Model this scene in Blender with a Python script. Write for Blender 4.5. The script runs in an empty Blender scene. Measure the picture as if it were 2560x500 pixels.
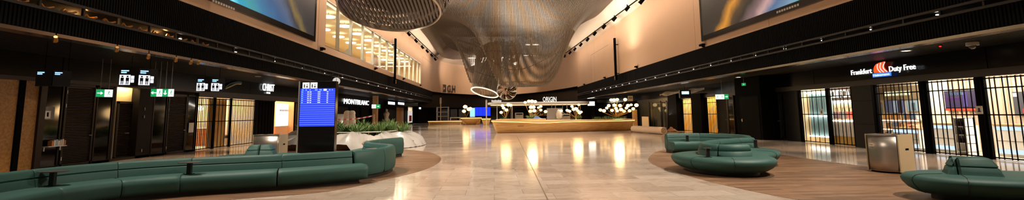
import bpy, bmesh, math, random
from mathutils import Vector, Matrix
random.seed(7)
C = bpy.context.scene.collection
sin, cos, pi = math.sin, math.cos, math.pi

# ------------------------------------------------------------------ camera
F_PX, PCX, PCY, EYE = 1138.0, 1280.0, 154.0, 1.65
YAW, TILT, ROLL = math.radians(2.352), math.radians(6.49), math.radians(0.69)
_f = Vector((sin(YAW)*cos(TILT), cos(YAW)*cos(TILT), sin(TILT)))
_r0 = Vector((cos(YAW), -sin(YAW), 0)); _u0 = _r0.cross(_f)
_r = _r0*cos(ROLL) - _u0*sin(ROLL); _u = _u0*cos(ROLL) + _r0*sin(ROLL)
cam_d = bpy.data.cameras.new('camera'); cam = bpy.data.objects.new('camera', cam_d); C.objects.link(cam)
cam.matrix_world = Matrix(((_r.x, _u.x, -_f.x, 0), (_r.y, _u.y, -_f.y, 0), (_r.z, _u.z, -_f.z, EYE), (0, 0, 0, 1)))
cam_d.sensor_fit = 'HORIZONTAL'; cam_d.sensor_width = 36; cam_d.lens = 36*F_PX/2560
cam_d.shift_x = 0; cam_d.shift_y = (PCY-250)/2560.0
cam_d.clip_start = .05; cam_d.clip_end = 400
bpy.context.scene.camera = cam
# surveyed points: the photo's sight line cut with a known plane of the hall
def _ray(x, y): return _f + _r*((x-PCX)/F_PX) - _u*((y-PCY)/F_PX)
def px_of(p, z): d = Vector((p[0], p[1], z-EYE)); return PCX+F_PX*d.dot(_r)/d.dot(_f)
def onX(x, y, X): d = _ray(x, y); t = X/d.x; return Vector((X, d.y*t, EYE+d.z*t))
def onY(x, y, Y): d = _ray(x, y); t = Y/d.y; return Vector((d.x*t, Y, EYE+d.z*t))
def onZ(x, y, Z=0): d = _ray(x, y); t = (Z-EYE)/d.z; return Vector((d.x*t, d.y*t, Z))

# ------------------------------------------------------------------ materials
def lin(c):
    return tuple((v/255/12.92 if v/255 <= .04045 else ((v/255+.055)/1.055)**2.4) for v in c)+(1,)
MATS = {}
def mat(name, col, rough=.5, metal=0, emit=None, es=0, noise=.0, nscale=6, spec=None, bump=0, bscale=40, coat=0):
    if name in MATS: return MATS[name]
    m = bpy.data.materials.new(name); m.use_nodes = True
    nt = m.node_tree; b = nt.nodes['Principled BSDF']
    c = lin(col); b.inputs['Base Color'].default_value = c
    b.inputs['Roughness'].default_value = rough; b.inputs['Metallic'].default_value = metal
    if spec is not None: b.inputs['Specular IOR Level'].default_value = spec
    if coat: b.inputs['Coat Weight'].default_value = coat; b.inputs['Coat Roughness'].default_value = .05
    tc = nt.nodes.new('ShaderNodeTexCoord')
    if noise:
        n = nt.nodes.new('ShaderNodeTexNoise'); n.inputs['Scale'].default_value = nscale; n.inputs['Detail'].default_value = 5
        nt.links.new(tc.outputs['Object'], n.inputs['Vector'])
        mx = nt.nodes.new('ShaderNodeMix'); mx.data_type = 'RGBA'
        mx.inputs[6].default_value = tuple(v*(1-noise) for v in c[:3])+(1,)
        mx.inputs[7].default_value = tuple(min(1, v*(1+noise)) for v in c[:3])+(1,)
        nt.links.new(n.outputs['Fac'], mx.inputs[0]); nt.links.new(mx.outputs[2], b.inputs['Base Color'])
    if bump:
        n2 = nt.nodes.new('ShaderNodeTexNoise'); n2.inputs['Scale'].default_value = bscale
        nt.links.new(tc.outputs['Object'], n2.inputs['Vector'])
        bp = nt.nodes.new('ShaderNodeBump'); bp.inputs['Strength'].default_value = bump; bp.inputs['Distance'].default_value = .01
        nt.links.new(n2.outputs['Fac'], bp.inputs['Height']); nt.links.new(bp.outputs['Normal'], b.inputs['Normal'])
    if emit:
        b.inputs['Emission Color'].default_value = lin(emit); b.inputs['Emission Strength'].default_value = es
    MATS[name] = m; return m
def nodes_of(m): return m.node_tree, m.node_tree.nodes['Principled BSDF']
def ramp(nt, fac, stops):
    r = nt.nodes.new('ShaderNodeValToRGB'); e = r.color_ramp.elements
    while len(e) < len(stops): e.new(.5)
    for k, (p, c) in enumerate(stops): e[k].position = p; e[k].color = lin(c)
    nt.links.new(fac, r.inputs['Fac']); return r.outputs['Color']

def marble():
    m = mat('marble', (205, 180, 156), .1); nt, b = nodes_of(m); L = nt.links.new
    tc = nt.nodes.new('ShaderNodeTexCoord')
    br = nt.nodes.new('ShaderNodeTexBrick'); br.offset = .5
    br.inputs['Scale'].default_value = 1; br.inputs['Brick Width'].default_value = 1.2; br.inputs['Row Height'].default_value = .6
    br.inputs['Mortar Size'].default_value = .003; br.inputs['Bias'].default_value = 0
    br.inputs['Color1'].default_value = lin((204, 192, 180)); br.inputs['Color2'].default_value = lin((178, 163, 150)); br.inputs['Mortar'].default_value = lin((126, 106, 90))
    mp = nt.nodes.new('ShaderNodeMapping'); mp.inputs['Rotation'].default_value = (0, 0, 0)
    L(tc.outputs['Object'], mp.inputs['Vector']); L(mp.outputs['Vector'], br.inputs['Vector'])
    n = nt.nodes.new('ShaderNodeTexNoise'); n.inputs['Scale'].default_value = 1.6; n.inputs['Detail'].default_value = 9; n.inputs['Distortion'].default_value = 1.4
    L(tc.outputs['Object'], n.inputs['Vector'])
    v = ramp(nt, n.outputs['Fac'], [(.3, (212, 196, 182)), (.5, (240, 230, 220)), (.7, (216, 200, 186))])
    mx = nt.nodes.new('ShaderNodeMix'); mx.data_type = 'RGBA'; mx.blend_type = 'MULTIPLY'; mx.inputs[0].default_value = .8
    L(br.outputs['Color'], mx.inputs[6]); L(v, mx.inputs[7]); L(mx.outputs[2], b.inputs['Base Color'])
    n2 = nt.nodes.new('ShaderNodeTexNoise'); n2.inputs['Scale'].default_value = .9; n2.inputs['Detail'].default_value = 4
    L(tc.outputs['Object'], n2.inputs['Vector'])
    mr = nt.nodes.new('ShaderNodeMapRange'); mr.inputs['To Min'].default_value = .06; mr.inputs['To Max'].default_value = .17
    L(n2.outputs['Fac'], mr.inputs['Value']); L(mr.outputs['Result'], b.inputs['Roughness'])
    b.inputs['Specular IOR Level'].default_value = .45
    return m
def planks():
    m = mat('wood_planks', (120, 88, 62), .45, spec=.3); nt, b = nodes_of(m); L = nt.links.new
    tc = nt.nodes.new('ShaderNodeTexCoord')
    br = nt.nodes.new('ShaderNodeTexBrick'); br.inputs['Scale'].default_value = 1; br.inputs['Brick Width'].default_value = 1.5; br.inputs['Row Height'].default_value = .16
    br.inputs['Mortar Size'].default_value = .002
    br.inputs['Color1'].default_value = lin((140, 110, 84)); br.inputs['Color2'].default_value = lin((108, 82, 61)); br.inputs['Mortar'].default_value = lin((70, 50, 36))
    L(tc.outputs['Object'], br.inputs['Vector'])
    mp = nt.nodes.new('ShaderNodeMapping'); mp.inputs['Scale'].default_value = (1, 14, 1); L(tc.outputs['Object'], mp.inputs['Vector'])
    n = nt.nodes.new('ShaderNodeTexNoise'); n.inputs['Scale'].default_value = 2; n.inputs['Detail'].default_value = 6; L(mp.outputs['Vector'], n.inputs['Vector'])
    v = ramp(nt, n.outputs['Fac'], [(.3, (190, 180, 170)), (.7, (255, 250, 245))])
    mx = nt.nodes.new('ShaderNodeMix'); mx.data_type = 'RGBA'; mx.blend_type = 'MULTIPLY'; mx.inputs[0].default_value = 1
    L(br.outputs['Color'], mx.inputs[6]); L(v, mx.inputs[7]); L(mx.outputs[2], b.inputs['Base Color'])
    return m
def grain(name, c1, c2, rough=.35, scale=(1, 1, 12), nscale=2):
    m = mat(name, c1, rough); nt, b = nodes_of(m); L = nt.links.new
    tc = nt.nodes.new('ShaderNodeTexCoord'); mp = nt.nodes.new('ShaderNodeMapping'); mp.inputs['Scale'].default_value = scale
    L(tc.outputs['Object'], mp.inputs['Vector'])
    n = nt.nodes.new('ShaderNodeTexNoise'); n.inputs['Scale'].default_value = nscale; n.inputs['Detail'].default_value = 5; L(mp.outputs['Vector'], n.inputs['Vector'])
    L(ramp(nt, n.outputs['Fac'], [(.3, c1), (.7, c2)]), b.inputs['Base Color'])
    return m
def glassy(name, tint=(255, 255, 255), gl=.12):
    m = bpy.data.materials.new(name); m.use_nodes = True; nt = m.node_tree; nt.nodes.clear()
    o = nt.nodes.new('ShaderNodeOutputMaterial'); t = nt.nodes.new('ShaderNodeBsdfTransparent'); t.inputs['Color'].default_value = lin(tint)
    g = nt.nodes.new('ShaderNodeBsdfGlossy'); g.inputs['Roughness'].default_value = .03
    mx = nt.nodes.new('ShaderNodeMixShader'); mx.inputs[0].default_value = gl
    nt.links.new(t.outputs[0], mx.inputs[1]); nt.links.new(g.outputs[0], mx.inputs[2]); nt.links.new(mx.outputs[0], o.inputs[0]); return m

MARBLE = marble(); PLANK = planks()
CREAM = mat('cream_plaster', (216, 182, 152), .7, noise=.05, nscale=.5)
BLACK = mat('black_metal', (8, 7, 7), .7, spec=.03)
BLACKGLOSS = mat('black_gloss_panel', (9, 8, 8), .14, spec=.45)
RIB = mat('ribbed_black_metal', (10, 9, 9), .65, 0, spec=.08)
STRIP = mat('edge_strip_metal', (120, 108, 98), .22, .9)
BRONZE = mat('bronze_slat', (52, 40, 31), .4, .5)
DFRAME = mat('dark_bronze_frame', (44, 36, 31), .38, .5)
LOUV = mat('dark_louvre', (58, 48, 41), .45, .3)
GOLD = grain('gold_panel', (128, 88, 40), (170, 122, 62), .42, (1, 1, 1), 14)
STEEL = mat('brushed_steel', (186, 176, 164), .34, .9, noise=.12, nscale=3)
STEELSIDE = mat('pale_steel_side', (205, 186, 150), .4, .5)
ALU = mat('aluminium', (190, 188, 182), .35, .8)
LEATHER = mat('green_leather', (41, 74, 67), .55, noise=.12, nscale=3, bump=.15, bscale=90, spec=.3)
SEAM = mat('dark_seam', (20, 38, 34), .6)
PLINTH = mat('black_plinth', (18, 15, 13), .5)
WOODL = grain('pale_wood', (188, 146, 92), (214, 174, 116), .4, (.6, 6, 8), 1.5)
WOODY = grain('yellow_wood', (196, 148, 84), (222, 178, 110), .35, (.5, 5, 8), 1.4)
WHITE = mat('white_paint', (226, 220, 210), .5)
SHEET = mat('white_plastic_sheet', (172, 166, 158), .35, noise=.06, nscale=2)
LEAF = mat('green_leaf', (98, 128, 62), .5, noise=.4, nscale=5)
LEAF2 = mat('dark_green_leaf', (66, 98, 52), .5, noise=.4, nscale=5)
SOIL = mat('soil', (50, 38, 28), .9)
ROD = mat('champagne_rod', (112, 101, 90), .4, .4)
RODL = mat('pale_rod', (196, 180, 160), .35, .5)
SHOPWALL = mat('shop_cream_wall', (226, 212, 192), .6)
SHOPWHITE = mat('shop_white', (240, 236, 228), .4)
GLASS = glassy('clear_glass', (240, 245, 245), .07)
DARKGLASS = mat('dark_glass', (9, 8, 9), .06, spec=.7)
def emis(name, col, s): return mat(name, (20, 20, 20), .5, emit=col, es=s)
E_WHITE = emis('white_light', (255, 244, 228), 6)
E_WARM = emis('warm_light', (255, 214, 158), 9)
E_SIGN = emis('white_sign_light', (255, 255, 255), 1.3)
E_GREEN = emis('green_sign_light', (10, 150, 80), 1.1)
E_BLUE = emis('blue_screen_light', (20, 50, 235), 1.25)
E_BLUEL = emis('pale_blue_screen_light', (120, 150, 255), 1.3)
E_RED = emis('red_orange_light', (250, 70, 20), 1.5)
E_COVE = emis('cove_light', (255, 240, 220), 2.5)

# ------------------------------------------------------------------ mesh building
def _origin(o):
    v = Vector((0, 0, 0))
    while o is not None: v += o.location; o = o.parent
    return v
class MB:
    def __init__(s): s.v = []; s.f = []
    def add(s, vs, fs):
        n = len(s.v); s.v += [tuple(p) for p in vs]; s.f += [tuple(i+n for i in q) for q in fs]; return s
    def box(s, x0, x1, y0, y1, z0, z1):
        return s.add([(x0, y0, z0), (x1, y0, z0), (x1, y1, z0), (x0, y1, z0), (x0, y0, z1), (x1, y0, z1), (x1, y1, z1), (x0, y1, z1)],
                     [(3, 2, 1, 0), (4, 5, 6, 7), (0, 1, 5, 4), (1, 2, 6, 5), (2, 3, 7, 6), (3, 0, 4, 7)])
    def obox(s, c, a, b, d):      # centre and three half-axis vectors
        c, a, b, d = Vector(c), Vector(a), Vector(b), Vector(d)
        P = [c+i*a+j*b+k*d for k in (-1, 1) for j in (-1, 1) for i in (-1, 1)]
        return s.add(P, [(0, 2, 3, 1), (4, 5, 7, 6), (0, 1, 5, 4), (1, 3, 7, 5), (3, 2, 6, 7), (2, 0, 4, 6)])
    def tube(s, pts, r, n=6, closed=False, cap=True):
        pts = [Vector(p) for p in pts]; m = len(pts); rings = []; up = None
        for i, p in enumerate(pts):
            a = pts[(i-1) % m] if (closed or i > 0) else p; b = pts[(i+1) % m] if (closed or i < m-1) else p
            t = (b-a).normalized()
            if up is None: up = Vector((0, 0, 1)) if abs(t.z) < .9 else Vector((1, 0, 0))
            e = (up-t*up.dot(t))
            if e.length < 1e-4: e = t.orthogonal()
            e.normalize(); up = e; g = t.cross(e); rr = r[i] if isinstance(r, (list, tuple)) else r
            rings.append([p+e*(rr*cos(2*pi*k/n))+g*(rr*sin(2*pi*k/n)) for k in range(n)])
        return s.rings(rings, closed, cap)
    def rings(s, rings, closed=False, cap=True):
        n = len(rings[0]); base = len(s.v); m = len(rings)
        for q in rings: s.v += [tuple(p) for p in q]
        for i in range(m if closed else m-1):
            j = (i+1) % m
            for k in range(n):
                s.f.append((base+i*n+k, base+i*n+(k+1) % n, base+j*n+(k+1) % n, base+j*n+k))
        if cap and not closed:
            s.f.append(tuple(base+k for k in range(n-1, -1, -1))); s.f.append(tuple(base+(m-1)*n+k for k in range(n)))
        return s
    def grid(s, rows, flip=False):
        base = len(s.v); n = len(rows[0])
        for q in rows: s.v += [tuple(p) for p in q]
        for i in range(len(rows)-1):
            for k in range(n-1):
                q = (base+i*n+k, base+i*n+k+1, base+(i+1)*n+k+1, base+(i+1)*n+k); s.f.append(q[::-1] if flip else q)
        return s
    def prism(s, poly, z0, z1): return s.rings([[(x, y, z0) for x, y in poly], [(x, y, z1) for x, y in poly]])
    def lathe(s, prof, c=(0, 0, 0), n=20):
        return s.rings([[(c[0]+r*cos(2*pi*k/n), c[1]+r*sin(2*pi*k/n), c[2]+z) for k in range(n)] for r, z in prof])
    def ball(s, c, r, n=12, m=8, sz=1):
        return s.lathe([(max(.001, r*sin(pi*i/m)), -r*sz*cos(pi*i/m)) for i in range(m+1)], c, n)
    def poly(s, pts): return s.add(pts, [tuple(range(len(pts)))])
    def build(s, name, m, parent=None, smooth=False, bevel=0, angle=40):
        o_ = _origin(parent); me = bpy.data.meshes.new(name)
        me.from_pydata([(x-o_.x, y-o_.y, z-o_.z) for x, y, z in s.v], [], s.f)
        bm = bmesh.new(); bm.from_mesh(me); bmesh.ops.recalc_face_normals(bm, faces=bm.faces); bm.to_mesh(me); bm.free()
        me.materials.append(m); o = bpy.data.objects.new(name, me); C.objects.link(o)
        if parent is not None: o.parent = parent
        if smooth:
            for p in me.polygons: p.use_smooth = True
            es = o.modifiers.new('edges', 'EDGE_SPLIT'); es.split_angle = math.radians(angle)
        if bevel:
            bv = o.modifiers.new('bevel', 'BEVEL'); bv.width = bevel; bv.segments = 2; bv.limit_method = 'ANGLE'
        return o
def tag(o, label=None, cat=None, group=None, kind=None):
    if label: o['label'] = label
    if cat: o['category'] = cat
    if group: o['group'] = group
    if kind: o['kind'] = kind
    return o
def struct(o): o['kind'] = 'structure'; return o
def thing(name, label, cat, loc=(0, 0, 0), group=None, rz=0):
    o = bpy.data.objects.new(name, None); C.objects.link(o); o.location = loc; o.rotation_euler = (0, 0, rz); o.empty_display_size = .2
    return tag(o, label, cat, group)
def dup(root, loc=None, rz=None, label=None, group=None):
    r = root.copy(); C.objects.link(r)
    if loc is not None: r.location = loc
    if rz is not None: r.rotation_euler = (0, 0, rz)
    if label: r['label'] = label
    if group: r['group'] = group
    for ch in list(root.children):
        c = ch.copy(); C.objects.link(c); c.parent = r
        for g in list(ch.children):
            d = g.copy(); C.objects.link(d); d.parent = c
    return r
def crom(pts, n=8, closed=False):
    P = [Vector(p) for p in pts]; m = len(P); out = []
    for i in range(m if closed else m-1):
        g = lambda k: P[k % m] if closed else P[max(0, min(m-1, k))]
        a, b, c, d = g(i-1), g(i), g(i+1), g(i+2)
        for k in range(n):
            t = k/n; out.append(.5*((2*b)+(c-a)*t+(2*a-5*b+4*c-d)*t*t+(3*b-a-3*c+d)*t**3))
    if not closed: out.append(P[-1])
    return out
def normals2(path, closed=False):    # left normals of a plan path
    m = len(path); out = []
    for i in range(m):
        a = path[(i-1) % m] if closed or i > 0 else path[i]; b = path[(i+1) % m] if closed or i < m-1 else path[i]
        t = Vector((b.x-a.x, b.y-a.y)).normalized(); out.append(Vector((-t.y, t.x)))
    return out
def inset(poly, d):
    n = normals2(poly, True); return [Vector((p.x+q.x*d, p.y+q.y*d, 0)) for p, q in zip(poly, n)]
def loft(mb, poly, prof):            # counter-clockwise outline, profile of (inset, height)
    return mb.rings([[(p.x, p.y, z) for p in inset(poly, d)] for d, z in prof])
def resample(path, step):
    out = [path[0]]; acc = 0
    for a, b in zip(path, path[1:]):
        L = (b-a).length; d = step-acc
        while d <= L: out.append(a.lerp(b, d/L)); d += step
        acc = (acc+L) % step if L else acc
    if (out[-1]-path[-1]).length > step*.4 or len(out) < 3: out.append(path[-1])
    else: out[-1] = path[-1]
    return out
def sweep(mb, path, prof, side=1):   # closed profile (u to the left of the path when side = 1, height); soft ends
    path = resample(path, .08); N = normals2(path)
    cu = sum(u for u, z in prof)/len(prof); cz = sum(z for u, z in prof)/len(prof); R = []
    def ring(p, n, k): return [(p.x+n.x*side*(cu+(u-cu)*k), p.y+n.y*side*(cu+(u-cu)*k), cz+(z-cz)*k) for u, z in prof]
    t0 = (path[1]-path[0]).normalized()*.006; t1 = (path[-1]-path[-2]).normalized()*.006
    R.append(ring(path[0]+t0, N[0], .94)); R.append(ring(path[0]+t0*4, N[0], .985))
    for p, n in zip(path[1:-1], N[1:-1]): R.append(ring(p, n, 1))
    R.append(ring(path[-1]-t1*4, N[-1], .985)); R.append(ring(path[-1]-t1, N[-1], .94))
    return mb.rings(R)
_fontcache = {}
def text_mb(mb, s, origin, right, up, h, width=None, depth=.02, spacing=1.0, align='LEFT', bold=0):
    cu = bpy.data.curves.new('t', 'FONT'); cu.body = s; cu.size = 1; cu.extrude = 0; cu.space_character = spacing; cu.offset = bold; cu.resolution_u = 2
    ob = bpy.data.objects.new('t', cu); C.objects.link(ob); bpy.context.view_layer.update()
    dg = bpy.context.evaluated_depsgraph_get(); me = bpy.data.meshes.new_from_object(ob.evaluated_get(dg))
    xs = [v.co.x for v in me.vertices]; x0, x1 = min(xs), max(xs); ys = [v.co.y for v in me.vertices]; y1 = max(ys); y0 = 0
    k = h/(y1-y0); kx = (width/(x1-x0)) if width else k
    right = Vector(right).normalized(); up = Vector(up).normalized(); nn = right.cross(up); origin = Vector(origin)
    off = {'LEFT': 0, 'CENTER': .5, 'RIGHT': 1}[align]*(x1-x0)*kx
    V = [origin+right*((v.co.x-x0)*kx-off)+up*((v.co.y-y0)*k)+nn*depth for v in me.vertices]
    mb.add(V, [tuple(p.vertices) for p in me.polygons])
    n = len(V); V2 = [p-nn*depth for p in V]; 
    e = {}
    for p in me.polygons:
        for a, b in p.edge_keys: e[(a, b)] = e.get((a, b), 0)+1
    if depth > 0:
        base = len(mb.v); mb.v += [tuple(p) for p in V2]
        for (a, b), c in e.items():
            if c == 1: mb.f.append((base-n+a, base-n+b, base+b, base+a))
    bpy.data.objects.remove(ob); bpy.data.meshes.remove(me); bpy.data.curves.remove(cu)
    return mb
def lamp(name, kind, loc, energy, col=(255, 214, 170), size=1, size_y=None, target=None, spot=None, blend=.6):
    l = bpy.data.lights.new(name, kind); l.energy = energy; l.color = lin(col)[:3]
    if kind == 'AREA':
        l.size = size
        if size_y: l.shape = 'RECTANGLE'; l.size_y = size_y
    else: l.shadow_soft_size = size
    if kind == 'SPOT': l.spot_size = math.radians(spot); l.spot_blend = blend
    o = bpy.data.objects.new(name, l); C.objects.link(o); o.location = loc
    if target is not None: o.rotation_euler = (Vector(target)-Vector(loc)).to_track_quat('-Z', 'Y').to_euler()
    return o
# ================================================================== THE SETTING
WL, WR, SL, SR = -10.7, 12.6, -14.7, 16.0          # upper walls and shop fronts
ZL, ZR, CL, CR = 3.72, 3.62, 5.62, 5.45            # soffits and undersides of the cream walls
struct(MB().box(-34, 36, -8, 122, -.12, 0).build('floor', MARBLE))
woodL = crom([(-7.0, 2), (-7.1, 5), (-6.9, 7.4), (-6.2, 9.0), (-5.2, 9.6), (-3.65, 10.35), (-2.8, 12), (-2.1, 14), (-1.9, 16.2), (-2.2, 18.5), (-3.2, 21), (-5.5, 23.2), (-8.5, 23.6), (-10.6, 22.6), (-11.2, 20), (-11.3, 14), (-11.3, 2)], 6)
woodR = crom([(11.0, 2), (10.9, 10), (10.7, 14), (10.5, 18.5), (9.6, 20.8), (8.2, 20.6), (7.0, 19.3), (6.2, 17.9), (5.3, 15.75), (4.95, 14), (4.95, 12.5), (5.1, 10.4), (5.6, 8.4), (6.6, 6.4), (7.2, 2)], 6)
for nm, pl in (('floor_left', woodL), ('floor_right', woodR)):
    struct(MB().prism([(p[0], p[1]) for p in pl], -.02, .005).build(nm, PLANK))
struct(MB().obox((1.39, 22.9, .001), (.012, 0, 0), (.375, 14.1, 0), (0, 0, .002)).build('trim_1', mat('steel_joint', (150, 135, 120), .3, .6)))

# upper cream walls; the left one has a long window opening
WY0, WY1, WZ0, WZ1 = 29.1, 67.3, 6.05, 9.15
mb = MB()
mb.box(WL-.3, WL, -2, WY0, CL, 11.6).box(WL-.3, WL, WY1, 80, CL, 11.6).box(WL-.3, WL, WY0, WY1, CL, WZ0).box(WL-.3, WL, WY0, WY1, WZ1, 11.6)
struct(mb.build('wall_left', CREAM))
struct(MB().box(WR, WR+.3, -2, 68, CR, 10.7).build('wall_right', CREAM))
arc = crom([(-10.7, 79.5), (-10.2, 82), (-8.9, 86.5), (-6.8, 90.5), (-3, 95.5), (1, 96.8), (4.6, 94.5), (7.9, 88), (9.8, 82), (11.7, 73.5), (12.6, 67.5)], 6)
arc = [Vector((p.x, p.y, 0)) for p in arc]
def arcwall(off, z0, z1, th=.3):
    N = normals2(arc); m = MB()
    return m.rings([[(p.x+n.x*off, p.y+n.y*off, z0), (p.x+n.x*off, p.y+n.y*off, z1), (p.x+n.x*(off+th), p.y+n.y*(off+th), z1), (p.x+n.x*(off+th), p.y+n.y*(off+th), z0)] for p, n in zip(arc, N)])
struct(arcwall(0, 5.6, 11.4).build('wall_back', CREAM, smooth=True))
DULL = mat('dark_back_panels', (20, 17, 16), .4)
struct(arcwall(2.2, 2.9, 5.7).build('wall_back_upper', DULL, smooth=True))
struct(arcwall(6.5, 0, 3.2).build('wall_back_lower', DULL, smooth=True))
# soffit over the shops at the far end
mb = MB(); N = normals2(arc)
mb.grid([[(p.x, p.y, 5.6), (p.x+n.x*2.4, p.y+n.y*2.4, 5.6)] for p, n in zip(arc, N)])
mb.grid([[(p.x+n.x*2.2, p.y+n.y*2.2, 3.1), (p.x+n.x*7, p.y+n.y*7, 3.1)] for p, n in zip(arc, N)])
struct(mb.build('ceiling_back', BLACK))
# fine panel joints in the cream walls
JT = mat('panel_joint', (150, 120, 98), .7)
mb = MB()
for y in (20, 27.6, 46, 56): mb.box(WR-.004, WR, y-.01, y+.01, CR, 10.6)
mb.box(WR-.006, WR, 57.98, 58.02, CR, 9.0).box(WR-.006, WR, 49, 58, 8.98, 9.02)
struct(mb.build('trim_2', JT))
mb = MB()
mb.box(WL, WL+.006, 68.9, 68.96, CL, 10.4).box(WL, WL+.006, 68.9, 79, 10.36, 10.4).box(WL, WL+.006, 27.9, 27.94, CL, 10.4)
struct(mb.build('trim_3', JT))

# fascia of ribbed black metal with a slot between two rails
def fascia(X, out, zs, y0, y1, nm):
    za, zb, zc, zd = zs                     # soffit, slot bottom, slot top, wall underside
    e = .06*out
    mb = MB(); y = y0
    mb.box(min(X, X-e), max(X, X-e), y0, y1, zc+.02, zd-.01).box(min(X, X-e), max(X, X-e), y0, y1, za, zb-.02)
    while y < y1:                            # vertical ribs
        for p, q in ((za, zb-.02), (zc+.02, zd-.01)): mb.box(min(X, X+.022*out), max(X, X+.022*out), y, y+.045, p, q)
        y += .09 if y < 40 else .3
    struct(mb.build(f'wall_{nm}_fascia', RIB))
    mb = MB()
    for z in (zb, zc): mb.box(min(X-.05*out, X+.1*out), max(X-.05*out, X+.1*out), y0, y1, z-.035, z+.035)
    y = y0
    while y < y1: mb.box(min(X, X+.06*out), max(X, X+.06*out), y, y+.05, zb, zc); y += 1.15
    mb.box(min(X-.5*out, X-.45*out), max(X-.5*out, X-.45*out), y0, y1, zb-.1, zc+.1)
    struct(mb.build(f'trim_{nm}_rail', mat('rail_metal', (34, 30, 28), .45, .3)))
fascia(WL, 1, (ZL, 4.25, 4.52, CL), 4, 80, 'left')
fascia(WR, -1, (ZR, 4.2, 4.4, CR), 4, 68, 'right')
# glossy metal strip along the lower edge of each fascia
struct(MB().box(WL-.35, WL+.08, 3, 80, ZL-.09, ZL-.005).build('trim_4', STRIP))
struct(MB().box(WR-.08, WR+.35, 3, 68, ZR-.09, ZR-.005).build('trim_5', STRIP))
# low ceilings above the shop strips, with linear slats
def soffit(x0, x1, z, y1, nm):
    mb = MB(); mb.box(x0, x1, 3, y1, z+.05, z+.12); x = x0+.1
    while x < x1: mb.box(x, x+.05, 3, y1, z, z+.05); x += .16
    struct(mb.build(nm, mat('dark_slat_ceiling', (12, 11, 10), .45, 0, spec=.25)))
soffit(-15.0, WL-.36, ZL, 84, 'ceiling_left'); soffit(WR+.36, 16.3, ZR, 72, 'ceiling_right')
# bulkheads above the shop fronts
mb = MB()
for a in range(12, 100, 4): mb.box(SL-.2, SL+.06, a+.015, a+3.985, 2.98, ZL)
struct(mb.build('wall_left_bulkhead', mat('dark_gloss_bulkhead', (10, 9, 9), .22, 0, spec=.2)))
mb = MB()
for a in range(6, 70, 4): mb.box(SR-.06, SR+.2, a+.015, a+3.985, 2.9, ZR)
struct(mb.build('wall_right_bulkhead', MATS['dark_gloss_bulkhead']))
struct(MB().box(SL-.1, SL+.12, 12, 23.2, 2.86, 2.98).box(SL-.1, SL+.12, 23.2, 41, 2.66, 2.98).build('trim_6', mat('header_metal', (46, 40, 36), .4, .3)))
struct(MB().box(SR-.12, SR+.1, 8, 50, 2.66, 2.9).build('trim_7', MATS['header_metal']))
# walls behind the frontage so that no shop opens onto nothing
struct(MB().box(-24.3, -24, 4, 110, 0, 4).box(-24, SL, 110, 110.3, 0, 4).box(-24, SL-.2, 4, 110, 3.3, 3.4).build('wall_left_shops', DULL))
struct(MB().box(24, 24.3, 4, 80, 0, 4).box(SR+.2, 24, 4, 80, 3.3, 3.4).box(SR, 24, 80, 80.3, 0, 4).build('wall_right_shops', DULL))
# upper ceiling of the hall
struct(MB().box(-20, 22, -2, 104, 15.5, 15.7).build('ceiling', mat('dark_upper_ceiling', (14, 13, 13), .8)))
mb = MB()
for y in range(10, 100, 8): mb.box(-12, 14, y, y+.25, 14.2, 14.6)
for x in (-7, -2, 3, 8): mb.box(x, x+.2, 0, 100, 14.6, 14.85)
struct(mb.build('ceiling_beams', mat('grey_roof_steel', (48, 45, 43), .6)))
# white coves between the walls and the rod canopy
COVE = mat('white_cove_plaster', (226, 216, 204), .6)
mb = MB()
mb.grid([[(WR+.05, y, 10.7), (WR-.5, y, 11.0), (WR-1.7, y, 12.5), (WR-2.6, y, 13.2)] for y in (-2, 20, 40, 60, 68)])
struct(mb.build('ceiling_cove_right', COVE))
mb = MB()
mb.grid([[(WL-.05, y, 11.6), (WL+.5, y, 11.9), (WL+1.5, y, 13.0), (WL+2.4, y, 13.7)] for y in (-2, 20, 40, 60, 80)])
struct(mb.build('ceiling_cove_left', COVE))
N = normals2(arc); mb = MB()
mb.grid([[(p.x, p.y, 11.4), (p.x-n.x*.8, p.y-n.y*.8, 11.8), (p.x-n.x*3, p.y-n.y*3, 13.2)] for p, n in zip(arc, N)])
struct(mb.build('ceiling_cove_back', COVE))
# ---------------------------------------------------------------- rod canopy
def g_(r, r0, w, p): return 1.0 if r <= r0 else 1/(1+((r-r0)/w)**p)
def zcan(x, y):
    d = 0
    d += 7.9*g_(math.hypot(x-3.35, (y-47)*.9), 1.25, 3.1, 3.6)
    d += 7.4*g_(math.hypot(x+1.1, y-60), .6, 2.5, 3.5)
    d += 9.2*g_(math.hypot(x+3.65, y-16), .5, 2.0, 3.0)
    d += .9*sin(x*.42+1.2)*sin(y*.13+.4)
    z = 12.3-min(d, 9)
    if math.hypot(x-3.35, y-47) < 6: z = max(z, 4.45+.012*((x-3.35)**2+(y-47)**2))
    rr = math.hypot(x+3.65, y-16)
    if rr < 5: z = max(z, 5.42-.26*(y-16))
    return z
mb = MB(); x = -9.3
while x < 11.0:
    y = 8.0; run = []
    def flush():
        global run
        if len(run) > 3:
            P = [Vector(p) for p in run]; Q = []
            for i, p in enumerate(P):
                t = (P[min(i+1, len(P)-1)]-P[max(i-1, 0)]).normalized(); u = Vector((0, -t.z, t.y)).normalized(); r = .037
                Q.append([p+Vector((r, 0, 0))+u*.04, p+Vector((-r, 0, 0))+u*.04, p+Vector((-r, 0, 0))-u*.04, p+Vector((r, 0, 0))-u*.04])
            mb.rings(Q)
        run = []
    while y < 82:
        if math.hypot(x+1.1, y-60) < 1.95: flush()
        else: run.append((x, y, zcan(x, y)))
        steep = abs(zcan(x, y+.3)-zcan(x, y))
        y += .22 if steep > .12 else .5
    flush()
    x += .132
can = thing('rod_canopy', 'huge wavy ceiling of thin champagne metal rods drooping to a round bag mid hall', 'ceiling sculpture', (3.35, 47, 12))
mb.build('rods', ROD, can, smooth=False)
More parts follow.
